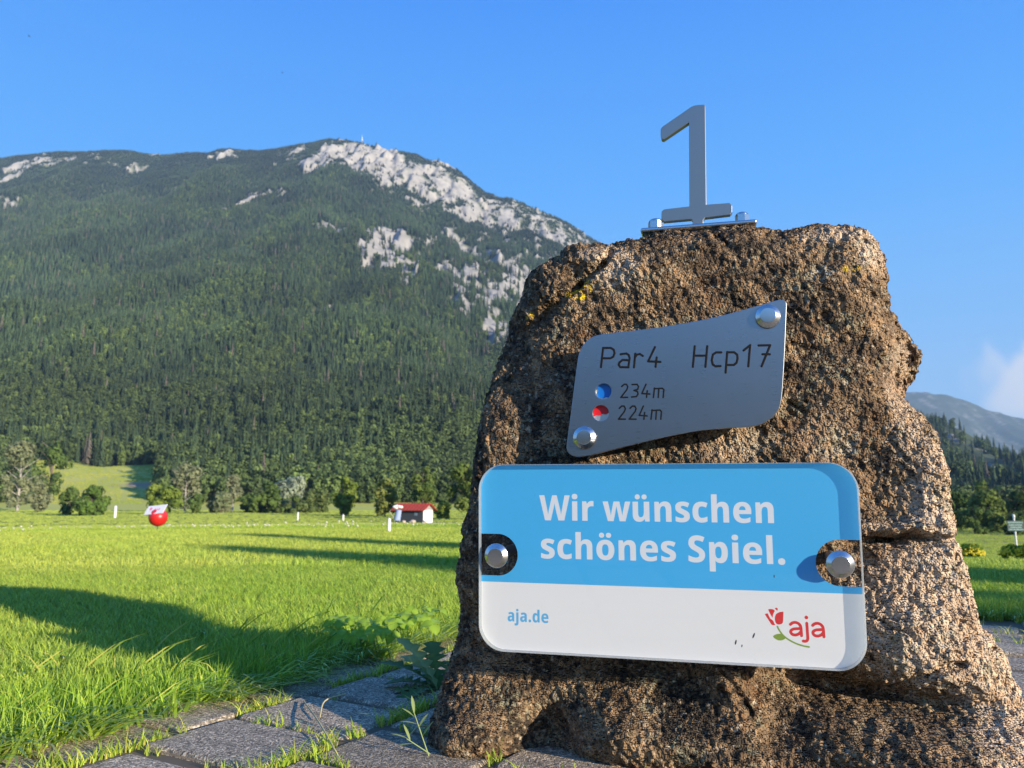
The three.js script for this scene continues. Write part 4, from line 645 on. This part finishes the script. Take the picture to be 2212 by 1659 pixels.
  for (let c = 0; c < 14; c++) { const n = -0.862 + c * CW; for (let s = 0; s < 2.6; s += 0.0055) put(n + (r() - 0.5) * 0.012, s, 1); for (let k = -4; k < 20; k++) { const s = 0.70 + (k + 0.5) * CL + (c % 2 ? 0 : CL / 2); for (let e = 0; e < CW; e += 0.011) if (r() < 0.6) put(n - CW + e, s + (r() - 0.5) * 0.008, 0.7); } }
  J.forEach((l, i) => instanced(`joint_grass${i ? '_001' : ''}`, tuft(640 + i, 8, 0.007, 0.014, 0.042, 0.0024, 0.9, 0.15, 0.12), bladeM, l, ['small grass tufts growing in the joints of the pavers', 'wispy weeds sprouting between the pavers'][i], 'grass'));
  // white clover heads in the rough strip below the tee
  const bl = [], hd = new THREE.IcosahedronGeometry(1, 1); for (let k = 0; k < 2200; k++) { const d = 9.0 + 13 * Math.pow(r(), 1.1), x = (r() - 0.62) * 1.5 * d * 0.9, z = -d; if (noise(x * 0.5, z * 0.8, 2) + 0.5 * noise(x * 2, z * 2, 3) < -0.05) continue; const s = 0.006 + 0.009 * r(); bl.push([placeM(x, groundY(x, z) + 0.03 + 0.06 * r(), z, 0, s, s * 0.9), 0.52, 0.52, 0.36]); }
  instanced('clover_flowers', hd, std(0xffffff, 0.9), bl, 'white clover heads scattered through the grass strip', 'flowers');
}

// ------------------------------------------------------------------ weeds beside the boulder
const weedM = phys(0xffffff, 0.75, { transmission: 0.45, thickness: 0, vertexColors: true, specularIntensity: 0.5, side: THREE.DoubleSide });
function leafShape(pts, len, wid, fold, droop, c, n = 8) { // pts: half widths along the leaf
  const P = [], C = [], I = [];
  for (let k = 0; k <= n; k++) { const t = k / n, i = t * (pts.length - 1), a = Math.floor(Math.min(i, pts.length - 2)), w = mixn(pts[a], pts[a + 1], i - a) * wid, y = -droop * t * t * len + fold * 0; for (const s of [-1, 0, 1]) { P.push(t * len, y + Math.abs(s) * fold * w, s * w); const v = s ? 1 : 1.25; C.push(c[0] * v, c[1] * v, c[2] * v); } if (k) { const b = k * 3; I.push(b - 3, b - 2, b + 1, b - 3, b + 1, b, b - 2, b - 1, b + 2, b - 2, b + 2, b + 1); } }
  return geom(P, I, C);
}
{
  const OVAL = [0, 0.55, 0.85, 1, 1, 0.9, 0.6, 0.12], r = rng(808);
  const leafG = [0, 1, 2].map((k) => mergeGeometries([0, 1, 2].map((e) => leafShape(OVAL, 0.0165, 0.0078, 0.25, 0.25 + 0.1 * k, [0.27, 0.42, 0.035]).rotateY((e - 1) * 1.95 + 0.2 * k).rotateZ(0.1))));
  const stemM = std([0.16, 0.22, 0.05], 0.7);
  const patch = (label, list) => {
    const p0 = toW(list[0]); const g = thing('clover', label, 'weed', new THREE.Vector3(p0[0], 0, p0[1]), 'clover growing at the lawn edge');
    list.forEach(([u, v, hgt]) => { const q = ground0(u, v + hgt * 700), x = q[0] - p0[0] + (r() - 0.5) * 0.01, z = q[1] - p0[1], top = new THREE.Vector3(x, hgt, z), bot = new THREE.Vector3(x * 0.8 + (r() - 0.5) * 0.02, -0.01, z - 0.02 - 0.02 * r()); mesh('stem', limb(bot, top, 0.0009, 0.0007, 5), stemM, g); const m = mesh('leaf', leafG[Math.floor(r() * 3)], weedM, g); m.position.copy(top); m.rotation.set(0.2 + r() * 0.7, r() * 6.28, (r() - 0.5) * 0.5); m.scale.setScalar(0.8 + 0.55 * r()); });
  };
  const toW = ([u, v, h]) => ground0(u, v + h * 700);
  const spots = (n, u0, u1, v0, v1) => Array.from({ length: n }, () => [mixn(u0, u1, r()), mixn(v0, v1, r()), 0.02 + 0.04 * r()]);
  patch('bright green clover spilling from the lawn onto the pavers', spots(48, 715, 880, 1345, 1400));
  patch('taller bright clover leaves close to the boulder', spots(20, 850, 945, 1330, 1375));
  // dandelion rosette behind the boulder's left foot
  const q = ground0(945, 1492), d = thing('dandelion', 'dark toothed dandelion rosette against the boulder', 'weed', new THREE.Vector3(q[0], 0, q[1]));
  const TOOTH = [0.06, 0.08, 0.36, 0.10, 0.62, 0.14, 0.85, 0.20, 1, 0.35, 1, 0.5, 0.75, 0.02];
  [[2.4, 0.9, 0.085], [2.9, 0.5, 0.08], [1.8, 1.1, 0.09], [3.3, 0.35, 0.075], [1.2, 0.8, 0.08], [2.1, 0.55, 0.075], [2.65, 1.2, 0.095], [4.0, 0.4, 0.07], [3.0, 0.85, 0.09], [1.5, 0.5, 0.07]].forEach(([a, up, L], k) => { const m = mesh('leaf', leafShape(TOOTH, L, 0.021, 0.3, 0.5, k % 3 ? [0.08, 0.16, 0.03] : [0.24, 0.32, 0.10], 26), weedM, d); m.rotation.set(0, a, up, 'YXZ'); });
  // little sprig at the foot of the boulder
  const w = ground0(928, 1628), sp = thing('sprig', 'small pale sprig with narrow leaves at the boulder foot', 'weed', new THREE.Vector3(w[0], 0, w[1]));
  const V = THREE.Vector3; for (const l of [limb(new V(0, -0.005, 0), new V(-0.018, 0.045, 0.004), 0.0009, 0.0006, 5), limb(new V(0, 0, 0), new V(-0.026, 0.018, 0.006), 0.0008, 0.0006, 5)]) mesh('stem', l, std([0.25, 0.32, 0.12], 0.7), sp);
  [[-0.018, 0.045, 2.0, 1.1], [-0.016, 0.040, 2.9, 0.6], [-0.012, 0.030, 1.0, 0.7], [-0.014, 0.033, 3.3, 0.3], [-0.026, 0.018, 3.0, 0.3], [-0.022, 0.015, 2.4, 1.0], [-0.018, 0.012, 3.6, 0.1], [-0.008, 0.02, 0.6, 0.9]].forEach(([x, y, a, up]) => { const m = mesh('leaf', leafShape([0.2, 0.8, 1, 0.8, 0.05], 0.02, 0.0022, 0.2, 0.1, [0.30, 0.38, 0.14], 5), weedM, sp); m.position.set(x, y, 0.004); m.rotation.set(0, a, up, 'YXZ'); });
  // dry straws lying on the pavers
  const straw = std([0.55, 0.46, 0.24], 0.7);
  [[[655, 1520], [690, 1585], [735, 1650]], [[690, 1558], [700, 1535], [745, 1505]], [[880, 1602], [905, 1592], [950, 1582]], [[505, 1490], [560, 1470], [640, 1462]]].forEach((l, k) => { const pts = l.map(([u, v], i) => { const g0 = ground0(u, v); return new V(g0[0], i === 1 ? 0.012 : 0.004, g0[1]); }), c = pts[0].clone(); const m = mesh('dry_straw', new THREE.TubeGeometry(new THREE.CatmullRomCurve3(pts.map((p) => p.clone().sub(c))), 12, 0.0011, 5), straw); m.position.copy(c); tag(m, ['long pale straw lying across the paver joints', 'short bent straw beside the long one', 'dry straw at the foot of the boulder', 'straw hanging from the shaded lawn edge'][k], 'straw'); });
}

// ------------------------------------------------------------------ tee marker, posts, shed and the things round it
{
  const V = THREE.Vector3, white = std([0.74, 0.74, 0.72], 0.5), p = ground0(340, 1141);
  const g = thing('tee_marker', 'red ball on a peg with a tilted white board at the tee', 'tee marker', new V(p[0], 0, p[1]));
  const R = 0.098; mesh('ball', new THREE.SphereGeometry(R, 40, 24).translate(0, 0.02 + R, 0), phys(lin3(205, 36, 34), 0.35, { clearcoat: 0.3 }), g);
  mesh('peg', new THREE.CylinderGeometry(0.008, 0.006, 0.05, 10).translate(0, 0.005, 0), std([0.12, 0.12, 0.12], 0.6), g);
  const cv = document.createElement('canvas'); cv.width = 512; cv.height = 256; const q = cv.getContext('2d'); q.fillStyle = 'rgb(226,222,222)'; q.fillRect(0, 0, 512, 256); q.fillStyle = 'rgb(226,120,150)'; q.beginPath(); q.ellipse(120, 100, 34, 44, -0.3, 0, 6.2832); q.fill(); q.font = 'bold 120px sans-serif'; q.fillText('aja', 210, 165); q.fillStyle = 'rgb(160,180,120)'; q.fillRect(116, 140, 8, 60);
  const tx = new THREE.CanvasTexture(cv); tx.colorSpace = THREE.SRGBColorSpace;
  const bg = new RoundedBoxGeometry(0.24, 0.125, 0.006, 3, 0.003), b = mesh('board', bg, phys(0xffffff, 0.4, { map: tx }), g); b.position.set(-0.012, 0.02 + R * 2 - 0.015, 0.045); b.rotation.set(-0.72, -0.30, 0.12, 'YXZ'); b.userData.label = 'white board with pink emblem tilted on the ball';
  const post = (u, v, d, h, w, label) => { const x = ray(u, v)[0] * d, y = groundY(x, -d), m = thing('marker_post', label, 'post', new V(x, y, -d), 'white marker posts on the course'); mesh('shaft', new THREE.CylinderGeometry(w / 2, w / 2, h, 14).translate(0, h / 2, 0), white, m); mesh('cap', new THREE.SphereGeometry(w / 2, 14, 8, 0, 6.2832, 0, 1.57).translate(0, h, 0), white, m); };
  post(248, 1118, 126, 1.75, 0.42, 'tall white post left of the red ball'); post(643, 1122, 108, 1.05, 0.22, 'thin white post in front of the dull hedge'); post(741, 1124, 104, 0.7, 0.26, 'short white post below the egg shaped tree');
  { const q0 = ground0(840, 1148), m = thing('marker_post', 'small white post standing in front of the trolley', 'post', new V(q0[0], 0, q0[1]), 'white marker posts on the course'); mesh('shaft', new THREE.CylinderGeometry(0.016, 0.018, 0.115, 14).translate(0, 0.055, 0), white, m); mesh('cap', new THREE.SphereGeometry(0.016, 14, 8, 0, 6.2832, 0, 1.57).translate(0, 0.1125, 0), white, m); }
  // shed
  const D = 92, s = onGround(895, D), sg = thing('shed', 'small dark shed with a red roof and white door side', 'shed', s); sg.rotation.y = -0.42;
  const W = 3.7, Hh = 1.55, Dp = 2.3, dark = std([0.055, 0.062, 0.072], 0.8), roofM = std(lin3(178, 66, 44), 0.75), grey = std([0.30, 0.30, 0.30], 0.8);
  const wallPlank = new THREE.BoxGeometry(W - 0.01, 0.19, 0.06); for (let k = 0; k < 8; k++) mesh('plank', wallPlank, dark, sg).position.set(0, 0.10 + k * 0.193, Dp / 2 + (k % 2 ? 0.004 : 0));
  mesh('wall', new THREE.BoxGeometry(W, Hh, Dp).translate(0, Hh / 2, 0), dark, sg);
  const gable = new THREE.Shape([new THREE.Vector2(-Dp / 2, 0), new THREE.Vector2(Dp / 2, 0), new THREE.Vector2(0, 0.62)]);
  for (const e of [-1, 1]) mesh('gable', new THREE.ExtrudeGeometry(gable, { depth: 0.05, bevelEnabled: false }).rotateY(Math.PI / 2).translate(e * W / 2 - (e > 0 ? 0.03 : 0.02), Hh, 0), grey, sg);
  mesh('white_side', new THREE.BoxGeometry(0.05, 1.5, 2.1).translate(W / 2 + 0.03, 0.76, 0.02), std([0.80, 0.80, 0.78], 0.6), sg);
  mesh('window', new THREE.BoxGeometry(0.42, 0.36, 0.03).translate(0.95, 1.05, Dp / 2 + 0.05), phys([0.20, 0.25, 0.30], 0.1), sg);
  for (const e of [-1, 1]) { const m = mesh('roof', new THREE.BoxGeometry(W + 0.9, 0.07, 1.72), roofM, sg); m.position.set(-0.05, Hh + 0.30, e * 0.76); m.rotation.x = e * 0.50; if (e > 0) for (let k = 0; k < 9; k++) mesh('roof_rib', new THREE.BoxGeometry(0.05, 0.03, 1.7).translate(-W / 2 + 0.0 + k * 0.47, 0.05, 0), roofM, m); }
  // trolley with a pale blue bag
  const td = 84, tp = onGround(857, td), tg = thing('golf_trolley', 'golf trolley with a pale blue bag and white covers before the shed', 'trolley', tp), bag = std(lin3(150, 165, 195), 0.7), drk = std([0.05, 0.05, 0.05], 0.6);
  const bm = mesh('bag', new THREE.CylinderGeometry(0.30, 0.36, 1.15, 18).translate(0, 0.85, 0), bag, tg); bm.rotation.z = -0.18;
  for (const [x, y, z] of [[-0.22, 1.72, 0.1], [0.02, 1.80, -0.05], [0.28, 1.74, 0.06], [0.48, 1.70, 0], [-0.05, 1.62, 0.1]]) mesh('head_cover', new THREE.SphereGeometry(0.20, 14, 10).scale(1.1, 0.85, 1).translate(x, y, z), std([0.72, 0.70, 0.62], 0.9), tg);
  for (const x of [-0.45, 0.32]) mesh('wheel', new THREE.TorusGeometry(0.20, 0.05, 8, 20).rotateY(1.2).translate(x, 0.24, 0.1), drk, tg);
  mesh('handle', mergeGeometries([limb(new V(-0.1, 0.3, 0.1), new V(-0.75, 1.2, 0.1), 0.035, 0.035), limb(new V(-0.75, 1.2, 0.1), new V(-0.62, 1.35, 0.1), 0.035, 0.035)]), std([0.45, 0.40, 0.33], 0.5), tg);
  // pale stones before the shed
  [[873, 0.24], [888, 0.20], [893, 0.30], [918, 0.26]].forEach(([u, rr], k) => { const c = onGround(u, 86), g0 = new THREE.IcosahedronGeometry(rr, 2), a = g0.attributes.position; for (let i = 0; i < a.count; i++) { const e = 1 + 0.25 * noise(a.getX(i) * 4 + k * 5, a.getY(i) * 4, a.getZ(i) * 4); a.setXYZ(i, a.getX(i) * e, a.getY(i) * e * 0.75, a.getZ(i) * e); } g0.computeVertexNormals(); const m = mesh('pale_stone', g0, std([0.55, 0.44, 0.36], 0.9)); m.position.set(c.x, c.y + rr * 0.55, c.z); tag(m, ['pale rounded stone beside the golf trolley before the shed', 'smallest pale stone of the pair before the shed', 'largest pale stone lying before the dark shed wall', 'lone pale stone near the white side of the shed'][k], 'stone', 'stones before the shed'); });
  // gravel path past the shed and the one below the tee on the right
  const drape = (name, label, pts, w0) => { const P = [], I = [], C = []; pts.forEach(([x, z, w], k) => { for (let e = 0; e <= 4; e++) { const xx = x + (pts[Math.min(k + 1, pts.length - 1)][1] - pts[Math.max(k - 1, 0)][1]) * 0, zz = z + (e / 4 - 0.5) * w; P.push(xx, groundY(xx, zz) + 0.03, zz); const v = 0.9 + 0.2 * noise(xx, zz); C.push(0.52 * v, 0.47 * v, 0.40 * v); if (k && e) { const b = k * 5 + e; I.push(b - 6, b - 5, b, b - 6, b, b - 1); } } }); const m = mesh(name, geom(P, I, C), std(0xffffff, 0.95, { vertexColors: true, side: THREE.DoubleSide })); tag(m, label, 'path', null, 'structure'); };
  const strip = []; for (let u = 780; u < 1075; u += 8) { const d = u > 900 ? 84 - (u - 900) * 0.04 + 5 * sstep(985, 1040, u) : 88; strip.push([ray(u, 1120)[0] * d, -d, u > 925 ? 4.5 + 2 * noise(u * 0.05, 1) : 1.6]); }
  drape('gravel_path', 'pale gravel path running past the shed', strip);
  const strip2 = []; for (let u = 1960; u < 2320; u += 15) { const d = 16.5; strip2.push([ray(u, 1190)[0] * d, -d, 1.6]); }
  drape('gravel_path', 'narrow gravel path below the tee on the right', strip2);
  // green signboard on a white post among yellow flowers
  const gd = 19, gp = onGround(2187, gd), gs = thing('course_signboard', 'dark green signboard on a thin white post among yellow flowers', 'signboard', gp), gh = at(2187, 1118, gd).y - gp.y;
  mesh('post', new THREE.CylinderGeometry(0.022, 0.022, gh, 12).translate(0, gh / 2, 0), white, gs); mesh('finial', new THREE.SphereGeometry(0.04, 12, 10).scale(0.8, 1.3, 0.8).translate(0, gh + 0.03, 0), white, gs);
  const c2 = document.createElement('canvas'); c2.width = 512; c2.height = 320; const k2 = c2.getContext('2d'); k2.fillStyle = 'rgb(24,58,58)'; k2.fillRect(0, 0, 512, 320); k2.fillStyle = 'rgb(120,160,158)'; const rr = rng(4); for (const [y, a, b] of [[50, 20, 480], [130, 50, 450], [200, 90, 430], [268, 30, 470]]) for (let x = a; x < b;) { const w = 10 + rr() * 26; k2.fillRect(x, y - 17, w, 36); x += w + 5 + 8 * rr(); }
  const t2 = new THREE.CanvasTexture(c2); t2.colorSpace = THREE.SRGBColorSpace; mesh('board', new RoundedBoxGeometry(0.40, 0.25, 0.02, 2, 0.006).translate(0, gh - 0.20, 0.035), std(0xffffff, 0.6, { map: t2 }), gs);
  const flowers = (u, d, w, h, seed, label) => { const c = onGround(u, d), g0 = tree('flower_clump', label, 'yellow flower clumps', c, h, w, { seed, low: 0, n: 1500, leaf: 0.035, pw: 0.3, c0: [0.10, 0.15, 0.02], c1: [0.16, 0.22, 0.03], cat: 'flowers', limbs: 6 }); const r = rng(seed), hd = [], P = new THREE.IcosahedronGeometry(1, 0); for (let k = 0; k < 330; k++) { const a = r() * 6.28, q = Math.sqrt(r()) * w / 2; hd.push(P.clone().scale(0.022, 0.018, 0.022).translate(Math.cos(a) * q, h * (0.55 + 0.5 * r()) * (1 - 0.4 * (2 * q / w) ** 2), Math.sin(a) * q)); } mesh('flower_heads', mergeGeometries(hd), std([0.75, 0.60, 0.03], 0.8), g0).userData.kind = 'stuff'; };
  flowers(2088, 18, 0.55, 0.36, 61, 'yellow flowers growing beside the boulder edge'); flowers(2180, 18.3, 0.65, 0.36, 62, 'yellow flowers round the foot of the signboard'); flowers(2222, 18, 0.7, 0.42, 63, 'broad yellow flower clump right of the signboard'); 
  // birds high over the valley
  [[63, 78, 160], [610, 157, 210]].forEach(([u, v, d], k) => { const c = at(u, v, d), b = thing('bird', k ? 'dark bird high above the wooded slope' : 'dark bird high in the corner of the sky', 'bird', c), m = std([0.05, 0.05, 0.06], 0.8); mesh('body', new THREE.SphereGeometry(0.12, 10, 8).scale(2.0, 0.8, 0.8), m, b); for (const e of [-1, 1]) { const w = mesh('wing', geom([-0.12, 0, 0, 0.14, 0, 0, -0.05, 0.10, e * 0.30, 0.06, 0.10, e * 0.30, -0.16, 0.04, e * 0.62], [0, 1, 3, 0, 3, 2, 2, 3, 4]), std([0.05, 0.05, 0.06], 0.8, { side: THREE.DoubleSide }), b); } });
}
renderer.render(scene, camera);
